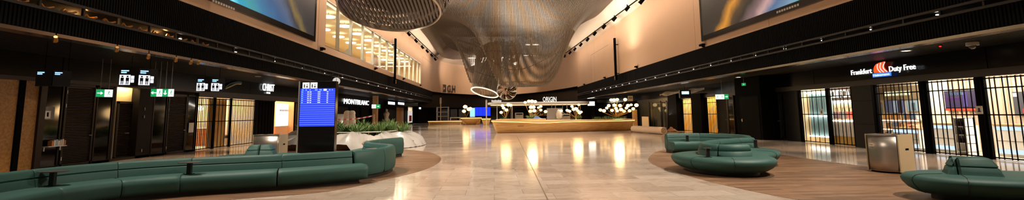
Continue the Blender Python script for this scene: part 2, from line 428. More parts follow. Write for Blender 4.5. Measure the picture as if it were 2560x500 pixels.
# bent hoops that carry the rods
for (cx, cy, rr) in ((3.35, 47, 2.6), (3.35, 47, 4.2), (3.35, 47, 6), (-1.1, 60, 2.6), (-1.1, 60, 4), (-3.65, 16, 2.9)):
    MB().tube([(cx+rr*cos(a), cy+rr*sin(a), zcan(cx+rr*cos(a), cy+rr*sin(a))+.08) for a in [2*pi*k/48 for k in range(48)]], .05, 5, closed=True).build('carrier_hoop', mat('dark_carrier_steel', (50, 44, 40), .5, .5), can)
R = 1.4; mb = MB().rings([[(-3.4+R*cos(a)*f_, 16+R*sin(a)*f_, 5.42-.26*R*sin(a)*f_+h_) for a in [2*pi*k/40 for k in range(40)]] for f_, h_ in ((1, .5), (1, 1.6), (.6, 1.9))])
mb.build('dark_void_drum', mat('void_shade', (8, 8, 10), .7), can)  # black drum added above the lid, standing in for the dark hollow inside
# rim of the nearest droop: a broad pale hoop
mb = MB(); rg = []
for k in range(64):
    a = 2*pi*k/64; R = 1.74
    c_, s_ = cos(a), sin(a); P = []
    for dr, dz in ((0, -.09), (.06, -.07), (.08, .12), (0, .13)):
        xx, yy = -3.65+(R+dr)*c_, 16+(R+dr)*s_; P.append((xx, yy, 5.42-.26*(R*s_)+dz))
    rg.append(P)
mb.rings(rg, closed=True)
mb.build('rim_hoop', RODL, can, smooth=True)

# far funnel with a lit tilted mouth
fn = thing('rod_funnel', 'slim far funnel of rods ending in a tilted glowing oval ring', 'ceiling sculpture', (-1.1, 60, 4.4))
e1 = Vector((.965, 0, -.25)).normalized(); e2 = Vector((0, .97, -.25)); e2 = (e2-e1*e2.dot(e1)).normalized(); c0 = Vector((-1.18, 60, 4.42))
mb = MB()
for k in range(96):
    a = 2*pi*k/96; p = c0+e1*1.8*cos(a)+e2*1.8*sin(a); q = Vector((-.75+1.55*cos(a), 60+1.55*sin(a), 9.2)); q2 = Vector((-.75+2.3*cos(a), 60+2.3*sin(a), 11.4))
    mb.tube([p, p.lerp(q, .5)+Vector((-.05*cos(a), 0, 0)), q, q2], .034, 4)
mb.build('rods', ROD, fn)
ringp = [c0+e1*1.82*cos(2*pi*k/64)+e2*1.82*sin(2*pi*k/64) for k in range(64)]
MB().tube(ringp, .085, 6, closed=True).build('glowing_ring', emis('funnel_ring_light', (255, 232, 196), 1.4), fn, smooth=True)
mb = MB()
for k in range(40):
    a = 2*pi*k/40; p = c0+e1*1.7*cos(a)+e2*1.7*sin(a); q = Vector((-.9+.5*cos(a), 60+.5*sin(a), 7.4)); mb.tube([p, q], .03, 4)
mb.build('inner_rods', RODL, fn)

# mirrored rosette
ro = thing('mirror_rosette', 'round mirrored rosette of twisted shiny fins hanging right of the glowing ring', 'ceiling sculpture', (1.65, 56, 4.5))
nrm = Vector((-.05, -.9, -.42)).normalized(); a1 = Vector((1, 0, 0)); a1 = (a1-nrm*a1.dot(nrm)).normalized(); a2 = nrm.cross(a1); rc = Vector((1.63, 56, 4.43))
mir = mat('mirror_fin', (214, 206, 196), .08, 1); drk = mat('bronze_mirror_fin', (96, 72, 50), .12, 1)
for k in range(16):
    a = 2*pi*k/16; rows = []
    for i in range(7):
        t = i/6; r = .12+1.06*t; w = .19*t+.015; aa = a+.5*t
        d = a1*cos(aa)+a2*sin(aa); tn = -a1*sin(aa)+a2*cos(aa); lift = nrm*(.45*(1-t)**1.5*-1+.1*sin(pi*t))
        rows.append([rc+d*r-tn*w*r+lift+nrm*.08, rc+d*r+lift, rc+d*r+tn*w*r+lift-nrm*.1])
    f = MB().grid(rows).build('fin', mir if k % 2 else drk, ro, smooth=True); so = f.modifiers.new('thick', 'SOLIDIFY'); so.thickness = .02
MB().tube([rc+a1*1.2*cos(2*pi*k/48)+a2*1.2*sin(2*pi*k/48) for k in range(48)], .06, 6, closed=True).build('rim', mir, ro, smooth=True)
MB().ball(tuple(rc-nrm*.3), .14).build('hub', mir, ro, smooth=True)
mb = MB()
for k in range(40):
    a = 2*pi*k/40; p = rc+a1*1.2*cos(a)+a2*1.2*sin(a); mb.tube([p, Vector((2.4+1.0*cos(a), 57+1.0*sin(a), 9.5))], .03, 4)
mb.build('rods', ROD, ro)

# roof lamps seen through the rods
for i, (x0, x1, y, z, w) in enumerate(((4.6, 7.2, 66, 11.6, 'upper'), (5.0, 8.6, 80, 11.8, 'lower'), (-4.3, -2.6, 76, 12.4, 'upper'), (-4.6, -1.2, 84, 11.9, 'lower'))):
    t = thing('ceiling_lamp', f'{w} white strip lamp behind the rods {"right" if i < 2 else "left"} of the large rod bag', 'lamp', (x0, y, z))
    MB().box(x0, x1, y-.15, y+.15, z, z+.08).build('diffuser', emis('strip_lamp_light', (255, 236, 208), 7), t)
    MB().box(x0-.05, x1+.05, y-.2, y+.2, z+.08, z+.2).build('housing', ALU, t)

# ---------------------------------------------------------------- mezzanine windows and the room behind
ys = [29.1, 31.7, 34.6, 37.75, 40.9, 43.5, 46.4, 49.8, 52.4, 55.7, 58.7, 61.6, 64.8, 67.3]
for i, (a, b) in enumerate(zip(ys, ys[1:])):
    mb = MB(); xa, xb = WL-.22, WL-.02
    mb.box(xa, xb, a, a+.09, WZ0, WZ1).box(xa, xb, b-.09, b, WZ0, WZ1).box(xa, xb, a, b, WZ0, WZ0+.07).box(xa, xb, a, b, WZ1-.07, WZ1)
    w = struct(mb.build(f'window_{i+1}', ALU)); MB().box(WL-.14, WL-.12, a+.09, b-.09, WZ0+.07, WZ1-.07).build('pane', GLASS, w)
ROOM = mat('upper_room_wall', (236, 214, 172), .7)
struct(MB().box(-18.2, -18, 26, 72, 5.9, 9.6).box(-18, WL-.3, 26, 26.2, 5.9, 9.6).box(-18, WL-.3, 71.8, 72, 5.9, 9.6).build('wall_upper_room', ROOM))
struct(MB().box(-18.2, WL-.3, 26, 72, 9.4, 9.6).build('ceiling_upper_room', ROOM))
struct(MB().box(-18.2, WL-.3, 26, 72, 5.75, 5.95).build('floor_upper_room', mat('upper_room_floor', (120, 100, 80), .5)))
proto = None
for j, X in enumerate((-12.4, -14.6)):
    for k in range(10):
        y = 30.5+k*3.7+j*1.5
        lb = 'round white ceiling disc lamp behind the upper left window band'
        if proto is None:
            proto = thing('disc_lamp', lb, 'lamp', (X, y, 9.05), 'round disc lamps in the upper room')
            MB().lathe([(.02, -.05), (.5, -.05), (.52, .03), (.02, .04)], (X, y, 9.05), 24).build('diffuser', emis('disc_lamp_light', (255, 240, 214), 4), proto)
            MB().lathe([(.05, .04), (.05, .3)], (X, y, 9.05), 8).build('stem', ALU, proto)
        else: dup(proto, (X, y, 9.05))
for (y0, y1, x, z1, m, lb) in ((31.2, 34.0, -15.5, 7.6, grain('room_wood', (150, 106, 62), (176, 128, 80), .5), 'brown wooden cabinet in the upper room behind the nearest windows'),
                               (36.2, 40.6, -13.6, 7.15, mat('charcoal_partition', (60, 52, 46), .7), 'low charcoal partition in the upper room behind the third window'),
                               (47, 49.4, -12.8, 8.0, MATS['room_wood'], 'tall brown cupboard in the upper room beside the black wall pole')):
    t = thing('cabinet', lb, 'cabinet', (x, (y0+y1)/2, 5.95))
    MB().box(x-.3, x+.3, y0, y1, 5.95, z1).build('body', m, t, bevel=.02)
    for k in range(3):
        w = (y1-y0)/3; MB().box(x+.3, x+.325, y0+k*w+.03, y0+(k+1)*w-.03, 6.05, z1-.08).build('door', m, t)
t = thing('draped_sheet', 'pale grey draped panel sloping down in the upper room behind the third window', 'sheet', (-12.2, 38, 5.95))
MB().grid([[(-12.2+.05*sin(i*2.1+k), 36+i*.42, z) for k, z in enumerate((5.97, 6.4+.12*i, 6.6+.02*i*i))] for i in range(8)]).build('cloth', mat('pale_grey_cloth', (206, 198, 186), .8), t, smooth=True)
lamp('upper_room_light', 'AREA', (-14.2, 49, 8.9), 3600, (255, 236, 200), 5, 38, (-14.2, 49, 0))
# ================================================================== SHOP FRONTS
def xr(side, a, b):                    # span from a to b metres behind the shop front on that side
    X = SL if side < 0 else SR
    return (X-b, X-a) if side < 0 else (X+a, X+b)
door_n = [0]; win_n = [13]
def sbox(mb, side, a, b, y0, y1, z0, z1): x0, x1 = xr(side, a, b); return mb.box(x0, x1, y0, y1, z0, z1)
def louvre_door(side, y0, y1, z1, hinge_first, a=0.0, m=LOUV):
    door_n[0] += 1
    mb = MB()
    for p, q in ((y0, y0+.07), (y1-.07, y1)): sbox(mb, side, a-.03, a+.06, p, q, .02, z1)
    for p, q in ((.02, .12), (z1-.09, z1)): sbox(mb, side, a-.03, a+.06, y0, y1, p, q)
    d = struct(mb.build(f'door_{door_n[0]}', DFRAME))
    mb = MB(); z = .14
    X = SL if side < 0 else SR
    while z < z1-.12:
        mb.obox((X+side*(a+.015), (y0+y1)/2, z), (.028*side, 0, -.018), (0, (y1-y0)/2-.07, 0), (.004, 0, .006)); z += .058
    sbox(mb, side, a+.05, a+.07, y0+.06, y1-.06, .1, z1-.08)
    mb.build('louvre_panel', m, d)
    yh, yl = (y0+.02, y1-.12) if hinge_first else (y1-.02, y0+.12)
    mb = MB(); X0 = X-side*(.05-a)
    mb.tube([(X-side*.03, yl, 1.05), (X-side*.09, yl, 1.05), (X-side*.09, yl+(.11 if hinge_first else -.11)*-1, 1.05)], .014, 8); mb.build('handle', ALU, d, smooth=True)
    for z in (.3, 1.1*z1/1.5, z1-.3): 
        mb = MB(); mb.tube([(X-side*.045, yh, z-.06), (X-side*.045, yh, z+.06)], .016, 8); mb.build('hinge', ALU, d, smooth=True)
    return d
def glass_panel(side, y0, y1, z1, a=0.0):
    win_n[0] += 1
    mb = MB()
    for p, q in ((y0, y0+.05), (y1-.05, y1)): sbox(mb, side, a-.02, a+.05, p, q, 0, z1)
    for p, q in ((0, .08), (z1-.06, z1)): sbox(mb, side, a-.02, a+.05, y0, y1, p, q)
    w = struct(mb.build(f'window_{win_n[0]}', DFRAME)); sbox(MB(), side, a+.01, a+.025, y0+.05, y1-.05, .08, z1-.06).build('pane', DARKGLASS, w); return w
def pillar(side, y0, y1, z1, out, nm, m=BLACKGLOSS):
    return struct(sbox(MB(), side, -out, .3, y0, y1, 0, z1).build(nm, m))
def grille(side, y0, y1, label, z1=2.66, pair=(.15, .22), ends=(.1, .1), group=None, rail=(.06, 1.42, 2.28, None), a=0.05):
    X = SL if side < 0 else SR; cx = X+side*a
    t = thing('folding_grille', label, 'security grille', (cx, (y0+y1)/2, 0), group)
    for yy, w in ((y0, ends[0]), (y1-ends[1], ends[1])):
        if w: MB().box(cx-.05, cx+.05, yy, yy+w, 0, z1).build('post', BLACK, t)
    mb = MB(); y = y0+ends[0]+.05; k = 0
    while y < y1-ends[1]-.02:
        mb.box(cx-.012, cx+.012, y-.011, y+.011, .02, z1-.02); y += pair[k % 2]; k += 1
    mb.build('bars', BLACK, t)
    for z in rail:
        z = z1-.06 if z is None else z
        MB().box(cx-.016, cx+.016, y0, y1, z-.02, z+.02).build('rail', BLACK, t)
    return t
def room(side, y0, y1, depth, m, nm, h=3.05, fl=None, light=None, lcol=(255, 232, 200), far=True):
    mb = MB(); sbox(mb, side, depth, depth+.1, y0, y1, 0, h); sbox(mb, side, .12, depth, y0, y0+.04, 0, h); sbox(mb, side, .12, depth if far else .3, y1-.04, y1, 0, h)
    if not far: sbox(mb, side, depth, depth+.1, y1, y1+1.9, 0, h); sbox(mb, side, 1.22, depth, y1+1.86, y1+1.9, 0, h); sbox(mb, side, 1.22, depth, y1, y1+1.9, .0, .012); sbox(mb, side, 1.22, depth, y1, y1+1.9, h, h+.05)
    struct(mb.build(f'wall_{nm}', m)); struct(sbox(MB(), side, .12, depth, y0, y1, h, h+.05).build(f'ceiling_{nm}', m))
    struct(sbox(MB(), side, .12, depth, y0, y1, .0, .012).build(f'floor_{nm}', fl or m))
    if light:
        x0, x1 = xr(side, .2, depth-.3); lamp(f'{nm}_light', 'AREA', ((x0+x1)/2, (y0+y1)/2, h-.06), light, lcol, abs(x1-x0), (y1-y0)*.85, ((x0+x1)/2, (y0+y1)/2, 0))

# ---- left, nearest: bronze panels and the louvred service doors
for y0, y1, w in ((12.6, 13.9, ''), (13.95, 14.7, ''), (14.86, 15.34, '')): struct(sbox(MB(), -1, 0, .1, y0, y1, 0, 2.86).build('wall_left_bronze', GOLD))
struct(sbox(MB(), -1, -.06, .1, 14.7, 14.86, 0, 2.86).build('trim_8', BLACK))
pillar(-1, 15.34, 15.54, 2.98, .08, 'wall_left_jamb', DFRAME)
glass_panel(-1, 15.56, 16.2, 2.86); louvre_door(-1, 16.26, 17.46, 2.86, True); glass_panel(-1, 17.52, 18.26, 2.86)
pillar(-1, 18.28, 18.36, 2.86, .03, 'wall_left_jamb', DFRAME)
# lit recess with a shutter
CREAML = mat('recess_cream', (232, 206, 156), .6)
mb = MB(); sbox(mb, -1, .3, .4, 18.3, 20.4, 0, 3); sbox(mb, -1, 0.1, .3, 18.26, 18.34, 0, 3); sbox(mb, -1, 0, .4, 18.3, 20.4, 3, 3.05)
struct(mb.build('wall_left_recess', CREAML))
louvre_door(-1, onX(289, 300, SL-.28).y, onX(341, 300, SL-.28).y, 2.32, False, .25)
lamp('recess_light', 'AREA', (-14.82, 19.0, 2.95), 26, (255, 226, 170), .16, .9, (-14.82, 19.0, 0))
pillar(-1, 19.54, 20.32, 3.4, .02, 'wall_left_pillar', mat('dark_brown_pillar', (26, 20, 17), .5, spec=.15))
glass_panel(-1, 20.36, 21.2, 2.72); louvre_door(-1, 21.24, 22.52, 2.72, True); glass_panel(-1, 22.56, 23.24, 2.72)
struct(sbox(MB(), -1, -.02, .1, 15.5, 23.26, 0, .1).build('baseboard_left', DFRAME))
# notices on the glass
def notice(nm, lb, x, y, X, w, h, m, rows=()):
    p = onX(x, y, X); s = -1 if X > 0 else 1
    t = thing(nm, lb, 'notice', p); MB().box(X-.004, X+.004, p.y-w/2, p.y+w/2, p.z-h/2, p.z+h/2).build('sheet', m, t)
    for (u, v, a, b, mm) in rows: MB().box(X+s*.004, X+s*.007, p.y+u*w-a*w/2, p.y+u*w+a*w/2, p.z+v*h-b*h/2, p.z+v*h+b*h/2).build('print', mm, t)
    return t
PAPER = mat('paper_white', (214, 206, 194), .7); GREYP = mat('grey_print', (120, 116, 112), .7); INK = mat('ink_black', (24, 22, 22), .6)
notice('notice_sheet', 'grey notice with white figure square on the dark glass left of the first louvred door', 120, 283, SL+.03, .44, .42, GREYP, ((-.02, -.12, .45, .6, PAPER), (-.02, -.1, .14, .34, INK)))
notice('notice_sheet', 'plain white paper on the dark glass beside the lit jeweller grille', 478, 319, SL+.03, .36, .46, PAPER)
# a shelf with small boxes against the nearest dark glass
sh = thing('wall_shelf', 'thin white shelf holding small boxes at the nearest dark glass panel', 'shelf', (SL+.2, 15.85, 1.02))
MB().box(SL+.03, SL+.24, 15.6, 16.24, .74, .76).build('board', WHITE, sh); MB().box(SL+.03, SL+.06, 15.62, 15.66, .6, .74).build('bracket', ALU, sh); MB().box(SL+.03, SL+.06, 16.18, 16.22, .6, .74).build('bracket', ALU, sh)
bc = [(196, 120, 60), (220, 210, 196), (150, 176, 180), (226, 214, 196), (190, 180, 166), (214, 196, 170), (160, 110, 80)]
for k, c in enumerate(bc):
    y = 15.74+k*.072
    o = MB().box(SL+.06, SL+.2, y, y+.06, .76, .93+.02*(k % 3)).build('paper_box', mat(f'box_tint_{k}', c, .6), bevel=.004)
    tag(o, ('orange', 'white', 'blue grey', 'ivory', 'taupe', 'sand', 'brown')[k]+' small upright box on the thin shelf at the nearest dark glass', 'box', 'small boxes on the shelf')

# ---- left: jeweller with folding grilles
room(-1, 23.3, 29.1, 4.5, mat('jeweller_wall', (226, 208, 182), .6), 'jeweller', light=230, lcol=(255, 232, 200))
grille(-1, 23.32, 24.85, 'black folding grille left of the gold curtain, lit shop behind', pair=(.12, .16), ends=(.06, .14))
grille(-1, 24.85, 26.3, 'black folding grille in front of the gold curtain', pair=(.3, .3), ends=(.0, .06))
grille(-1, 26.3, 29.0, 'black folding grille right of the gold curtain', pair=(.12, .16), ends=(.05, .1))
ct = thing('gold_curtain', 'long pleated gold curtain behind the jeweller grille', 'curtain', (SL-.3, 25.6, 0))
MB().grid([[(SL-.35+.07*sin(k*1.1), 24.7+k*.0335, z) for z in (.03, 1.4, 2.62)] for k in range(52)]).build('cloth', grain('gold_cloth', (196, 148, 78), (236, 196, 124), .5, (1, 1, .3), 5), ct, smooth=True)
MB().tube([(SL-.35, 24.6, 2.63), (SL-.35, 26.5, 2.63)], .02, 8).build('rod', BLACK, ct)
for (y0, y1, lb, z) in ((23.6, 24.5, 'left of the gold curtain', .95), (26.9, 28.5, 'right of the gold curtain', 1.0)):
    t = thing('display_counter', f'wooden jewellery counter inside the lit shop {lb}', 'counter', (SL-2, (y0+y1)/2, 0))
    MB().box(SL-2.3, SL-1.6, y0, y1, 0.01, z).build('body', grain('counter_wood', (120, 72, 40), (160, 104, 62), .4), t, bevel=.02)
    MB().box(SL-2.35, SL-1.55, y0-.03, y1+.03, z, z+.04).build('top', SHOPWHITE, t); MB().box(SL-2.25, SL-1.65, y0+.05, y1-.05, z+.04, z+.3).build('glass_case', GLASS, t)
for y, c in ((23.9, 0), (24.35, 1), (27.2, 2), (27.9, 3)):
    t = thing('stool', ('first', 'second', 'third', 'fourth')[c]+' dark tub stool in the jeweller shop, counted from the left', 'stool', (SL-1.15, y, 0))
    MB().lathe([(.16, .4), (.24, .44), (.25, .54), (.2, .58), (.01, .59)], (SL-1.15, y, 0), 16).build('seat', mat('dark_stool', (40, 36, 36), .6), t, smooth=True)
    MB().lathe([(.18, .012), (.18, .03), (.03, .05), (.03, .4)], (SL-1.15, y, 0), 12).build('pedestal', ALU, t, smooth=True)
for k, y in enumerate((23.9, 26.8, 27.9)):
    t = thing('pendant_lamp', ('small', 'middle', 'far')[k]+f' glowing pendant lamp inside the jeweller shop{" beside the gold curtain" if k < 2 else ""}', 'lamp', (SL-2.0, y, 2.2))
    MB().ball((SL-2, y, 2.15), .13, 12, 8).build('globe', E_WARM, t, smooth=True); MB().tube([(SL-2, y, 2.28), (SL-2, y, 3.05)], .01, 5).build('cord', BLACK, t)
# folded shutter, open entry with a bright poster
def fins(side, y0, y1, lb, z1=2.66, n=12):
    X = SL if side < 0 else SR
    t = thing('folded_grille', lb, 'security grille', (X, (y0+y1)/2, 0)); mb = MB()
    for k in range(n): y = y0+.05+(y1-y0-.1)*k/(n-1); mb.obox((X+side*.0, y, z1/2), (.05, .014*(-1)**k, 0), (-.003, .008, 0), (0, 0, z1/2-.02))
    mb.build('leaves', DFRAME, t); MB().box(X-.07, X+.07, y0, y1, z1-.05, z1).build('head_rail', BLACK, t); MB().box(X+side*.07, X+side*.09, y0, y1, 0, z1).build('backing', BLACK, t)
    return t
fins(-1, 29.05, 31.3, 'dark folded shutter left of the lit poster entrance')
room(-1, 31.35, 34.6, 3.0, mat('poster_shop_wall', (224, 176, 120), .6), 'poster_shop', light=240, lcol=(255, 206, 150))
t = thing('lightbox_poster', 'large glowing white poster with faint lettering in the open shop entrance', 'poster', (SL-.5, 32.5, 0))
p = onX(692, 264, SL-.5); q = onX(726, 310, SL-.5)
MB().box(SL-.56, SL-.5, p.y, q.y, .95, 2.55).build('panel', emis('poster_light', (255, 236, 205), 1.7), t)
MB().box(SL-.6, SL-.49, p.y-.04, q.y+.04, .1, .95).build('base', mat('peach_panel', (214, 160, 112), .5), t)
for k in range(7): MB().box(SL-.5, SL-.49, p.y+.5+k*.22, p.y+.5+k*.22+.13, 2.0, 2.12).build('letter', mat('pale_brown_print', (170, 130, 96), .6), t)
t = thing('cash_desk', 'small orange wood desk at the open shop entrance', 'desk', (SL-1, 31.9, 0))
MB().box(SL-1.4, SL-.7, 31.5, 32.3, .01, .95).build('body', grain('desk_wood', (170, 108, 62), (200, 140, 88), .4), t, bevel=.02); MB().box(SL-1.45, SL-.65, 31.45, 32.35, .95, 1.0).build('top', SHOPWHITE, t)
fins(-1, 34.65, 38.5, 'dark folded shutter between the poster entrance and the flight board')
pillar(-1, 38.5, 43.5, 3.2, 0, 'wall_left_dark', BLACK)
# pen shop, closed with dark grilles
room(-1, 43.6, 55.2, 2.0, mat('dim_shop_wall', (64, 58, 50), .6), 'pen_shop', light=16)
struct(sbox(MB(), -1, -.05, .1, 43.4, 55.2, 2.5, 2.95).build('wall_left_sign_band', BLACK))
for a, b, w in ((43.6, 47.4, 'nearest'), (47.4, 51.3, 'middle'), (51.3, 55.2, 'farthest')): grille(-1, a, b, f'dark closed grille under the white lettered shop sign, {w} of three', 2.5, (.16, .24), (.1, .1), rail=(.06, 1.4, None))
t = thing('wood_column', 'light wood clad column with a green exit sign beyond the pen shop', 'column', (-12.6, 52, 0))
p0 = onX(930, 300, -12.6); p1 = onX(945, 300, -12.6)
MB().box(-13.1, -12.6, p1.y-.5, p1.y, 0, ZL).build('cladding', WOODL, t); MB().box(-13.14, -12.56, p1.y-.54, p1.y+.04, 0, .12).build('base', DFRAME, t)
# further shops on the left
fy = 56.2
for k, (y0, y1, m, lb) in enumerate(((56, 63, BLACK, 0), (63, 69.6, BLACKGLOSS, 0), (75.6, 79, BLACK, 0), (84, 108, BLACK, 0))): pillar(-1, y0, y1, 3.3, .05, 'wall_left_far', m)
door_n[0] += 1
d = struct(sbox(MB(), -1, -.02, .1, 69.6, 75.6, 2.75, 3.3).build(f'door_{door_n[0]}', DFRAME))
for a, b in ((69.7, 72.5), (72.7, 75.5)): sbox(MB(), -1, 0, .06, a, b, 0, 2.75).build('leaf', grain('amber_door', (176, 118, 52), (206, 150, 78), .4), d)
room(-1, 79, 84, 2, mat('poster_niche', (200, 192, 180), .6), 'poster_niche', light=120)
t = thing('poster_stand', 'red and white poster stand by the far left shop', 'poster', (-14.3, 81, 0)); p = onX(1020, 285, -14.3); q = onX(1031, 285, -14.3)
MB().box(-14.35, -14.3, p.y, q.y, .3, 2.3).build('panel', emis('poster_pale_light', (235, 222, 214), .7), t); MB().box(-14.3, -14.28, p.y+1, q.y-.8, .5, 1.5).build('red_print', mat('red_print', (190, 60, 44), .5), t); MB().box(-14.45, -14.2, p.y, q.y, 0, .3).build('foot', BLACK, t)
t = thing('mannequin_bust', 'pale upright display figure in the far left shop window', 'display figure', (-13.9, 62, 0)); c = onX(966, 290, -13.9)
MB().lathe([(.2, .75), (.32, 1.0), (.28, 1.35), (.42, 1.8), (.3, 2.0), (.12, 2.1), (.16, 2.3), (.02, 2.45)], (-13.9, c.y, 0), 14).build('torso', mat('pale_figure', (214, 198, 176), .5), t, smooth=True); MB().lathe([(.3, 0), (.3, .03), (.04, .06), (.04, .8)], (-13.9, c.y, 0), 12).build('stand', ALU, t)

# ---- right: duty free hall
room(1, 10, 19.72, 2.3, SHOPWALL, 'duty_free', h=3.0, fl=mat('shop_floor', (222, 208, 186), .25), light=430, far=False, lcol=(255, 246, 232))
DF = 'tall black folding grilles of the bright shop'
grille(1, 16.42, 18.6, 'bright shop grille left, beside the dark pillar behind the steel bin', ends=(.06, .1))
grille(1, 14.42, 16.34, 'bright shop grille with a paper notice and purple screen behind', ends=(.1, .12))
grille(1, 10.2, 14.34, 'rightmost bright shop grille with striped wall and dark poster behind', ends=(.0, .1))
for k, y in enumerate((16.38, 14.38)): struct(MB().box(SR-.07, SR+.12, y-.09, y+.09, 0, 2.66).build(f'trim_{20+k}', BLACK))
B = SR+2.25; K = SR+1.5
def backpanel(nm, lb, cat, x0, y0, x1, y1, X, m, parts=()):
    a = onX(x0, y0, X); b = onX(x1, y1, X); ya, yb = min(a.y, b.y), max(a.y, b.y); za, zb = min(a.z, b.z), max(a.z, b.z)
    t = thing(nm, lb, cat, (X, (ya+yb)/2, za))
    MB().box(X-.05, X, ya, yb, za, zb).build('panel', m, t)
    for (pn, u0, u1, v0, v1, mm) in parts: MB().box(X-.07, X-.05, ya+(yb-ya)*u0, ya+(yb-ya)*u1, za+(zb-za)*v0, za+(zb-za)*v1).build(pn, mm, t)
    return t
FR = mat('screen_frame_dark', (30, 26, 34), .4)
backpanel('video_screen', 'wide purple video screen with a red line below inside the bright shop', 'screen', 2362, 228, 2452, 276, B, FR,
          (('picture', .02, .98, .16, .96, emis('purple_screen_light', (58, 32, 86), .8)), ('pink_streak', .5, .98, .55, .62, emis('pink_streak_light', (190, 90, 200), .9)), ('pale_figure', .3, .42, .2, .9, emis('lilac_light', (150, 120, 200), .8)), ('red_line', 0, 1, .0, .1, emis('red_line_light', (225, 70, 40), 1.2))))
backpanel('wall_poster', 'dark grey framed poster with a red mark in the rightmost shop bay', 'poster', 2533, 230, 2590, 286, B, mat('slate_poster', (62, 62, 66), .4), (('red_mark', .15, .55, .05, .25, emis('poster_red_light', (210, 60, 50), .8)), ('pale_disc', .72, .95, .78, .95, mat('poster_disc', (150, 160, 176), .5))))
backpanel('wall_poster', 'blue poster row behind the left bay of the bright shop', 'poster', 2212, 252, 2262, 282, B, mat('blue_poster', (88, 104, 150), .4), (('pale_stripe', .3, .5, 0, 1, mat('poster_sky', (160, 190, 226), .4)), ('dark_stripe', .05, .25, 0, 1, mat('poster_dark', (44, 40, 52), .4))))
backpanel('wall_poster', 'grey blue portrait poster right in the left bay of the bright shop', 'poster', 2268, 252, 2298, 278, B, mat('haze_poster', (132, 158, 176), .4), (('face', .2, .5, .1, .8, mat('poster_shade', (76, 92, 100), .4)),))
backpanel('shop_sign_board', 'taupe sign board with pale lettering over the blue posters', 'sign', 2200, 219, 2300, 247, B, mat('taupe_board', (120, 104, 78), .5), tuple(('letter', .2+.075*k, .25+.075*k, .3, .62, emis('cream_letter_light', (240, 236, 190), 1.0)) for k in range(9)))
backpanel('floral_panel', 'narrow panel of pale yellow flowers at the far left of the bright shop', 'panel', 2194, 256, 2207, 285, B, mat('floral_ground', (92, 96, 84), .6), tuple(('flower', .15+.3*(k % 3), .4+.3*(k % 3), .08+.14*k, .2+.14*k, mat('pale_flower', (226, 206, 130), .6)) for k in range(6)))
mb = MB(); p = onX(2392, 234, B-.06)
for k in range(6): mb.box(B-.07, B-.055, p.y+.3-k*.1-.07, p.y+.3-k*.1, p.z-.05, p.z+.07-.03*(k % 2))
tag(mb.build('wall_lettering', emis('cyan_letter_light', (170, 222, 226), .8)), 'pale cyan lettering on the cream wall above the purple screen', 'lettering')
mb = MB()
for k in range(30): mb.box(B-.03, B, 12.6+k*.17, 12.66+k*.17, .1, 2.95)
struct(mb.build('trim_22', mat('stripe_panel', (176, 152, 124), .6)))
# counters and stands in the duty free hall
def shopcounter(lb, y0, y1, x0, x1, h, stripe=(190, 216, 240), nm='shop_counter'):
    t = thing(nm, lb, 'counter', ((x0+x1)/2, (y0+y1)/2, .012))
    MB().box(x0, x1, y0, y1, .1, h).build('body', SHOPWHITE, t, bevel=.015); MB().box(x0+.04, x1-.04, y0+.04, y1-.04, .012, .1).build('plinth', ALU, t)
    MB().box(x0-.03, x1+.03, y0-.03, y1+.03, h, h+.04).build('top', WOODL, t)
    for z, s in ((.12, .14), (h-.16, .12)): MB().box(x0-.006, x0, y0+.05, y1-.05, z, z+s).build('light_strip', emis('pale_blue_strip', stripe, 1.1), t)
    n = max(2, int((y1-y0)/.6)); mb = MB()
    for k in range(1, n): mb.box(x0-.008, x0, y0+(y1-y0)*k/n-.008, y0+(y1-y0)*k/n+.008, .28, h-.18)
    mb.box(x0-.008, x0, y0+.05, y1-.05, h*.5, h*.5+.015); mb.build('panel_joints', mat('joint_brown', (110, 80, 56), .6), t)
    return t
shopcounter('long white counter with pale blue strips under the purple screen', onX(2400, 320, K-.6).y, onX(2318, 320, K-.6).y, K-.6, K+.1, 1.05)
shopcounter('white counter behind the rightmost bright grille', 12.6, 15.1, K-.4, K+.3, 1.05, (200, 230, 236))
shopcounter('white counter with wooden shelf behind the left bright grille', onX(2296, 320, K-1).y, onX(2230, 320, K-1).y, K-1.0, K-.4, .85, (255, 240, 214))
def stand(lb, x, y, h=1.5, w=.5, items=(3, 3), col=None, nm='display_stand'):
    t = thing(nm, lb, 'display stand', (x, y, .012))
    MB().box(x-.16, x+.16, y-w/2, y-w/2+.03, .012, h).build('side', SHOPWHITE, t); MB().box(x-.16, x+.16, y+w/2-.03, y+w/2, .012, h).build('side', SHOPWHITE, t); MB().box(x+.13, x+.16, y-w/2, y+w/2, .012, h).build('back', SHOPWHITE, t)
    for k in range(items[0]+2): z = .12+(h-.16)*k/(items[0]+1); MB().box(x-.16, x+.14, y-w/2, y+w/2, z, z+.02).build('shelf', SHOPWHITE, t)
    return t
sx, sy = K-.95, onX(2410, 320, K-.95).y
stand('white display stand with dark bottles before the counter under the purple screen', sx, sy, 1.32, .42, (3, 3))
bt = None; rng = random.Random(11)
for k in range(1, 4):
    z = .12+1.16*k/4+.02
    for j in range(4):
        o = MB().lathe([(.035, 0), (.04, .01), (.04, .14), (.015, .18), (.015, .23), (.01, .235)], (0, 0, 0), 10).build('bottle', mat('dark_bottle', (44, 30, 26), .2), smooth=True) if bt is None else bt.copy()
        if bt is None: bt = o
        else: C.objects.link(o)
        o.location = (sx-.03, sy-.15+.1*j, z); tag(o, 'small dark bottle on the white stand behind the bright grille', 'bottle', 'dark bottles on the white display stand')
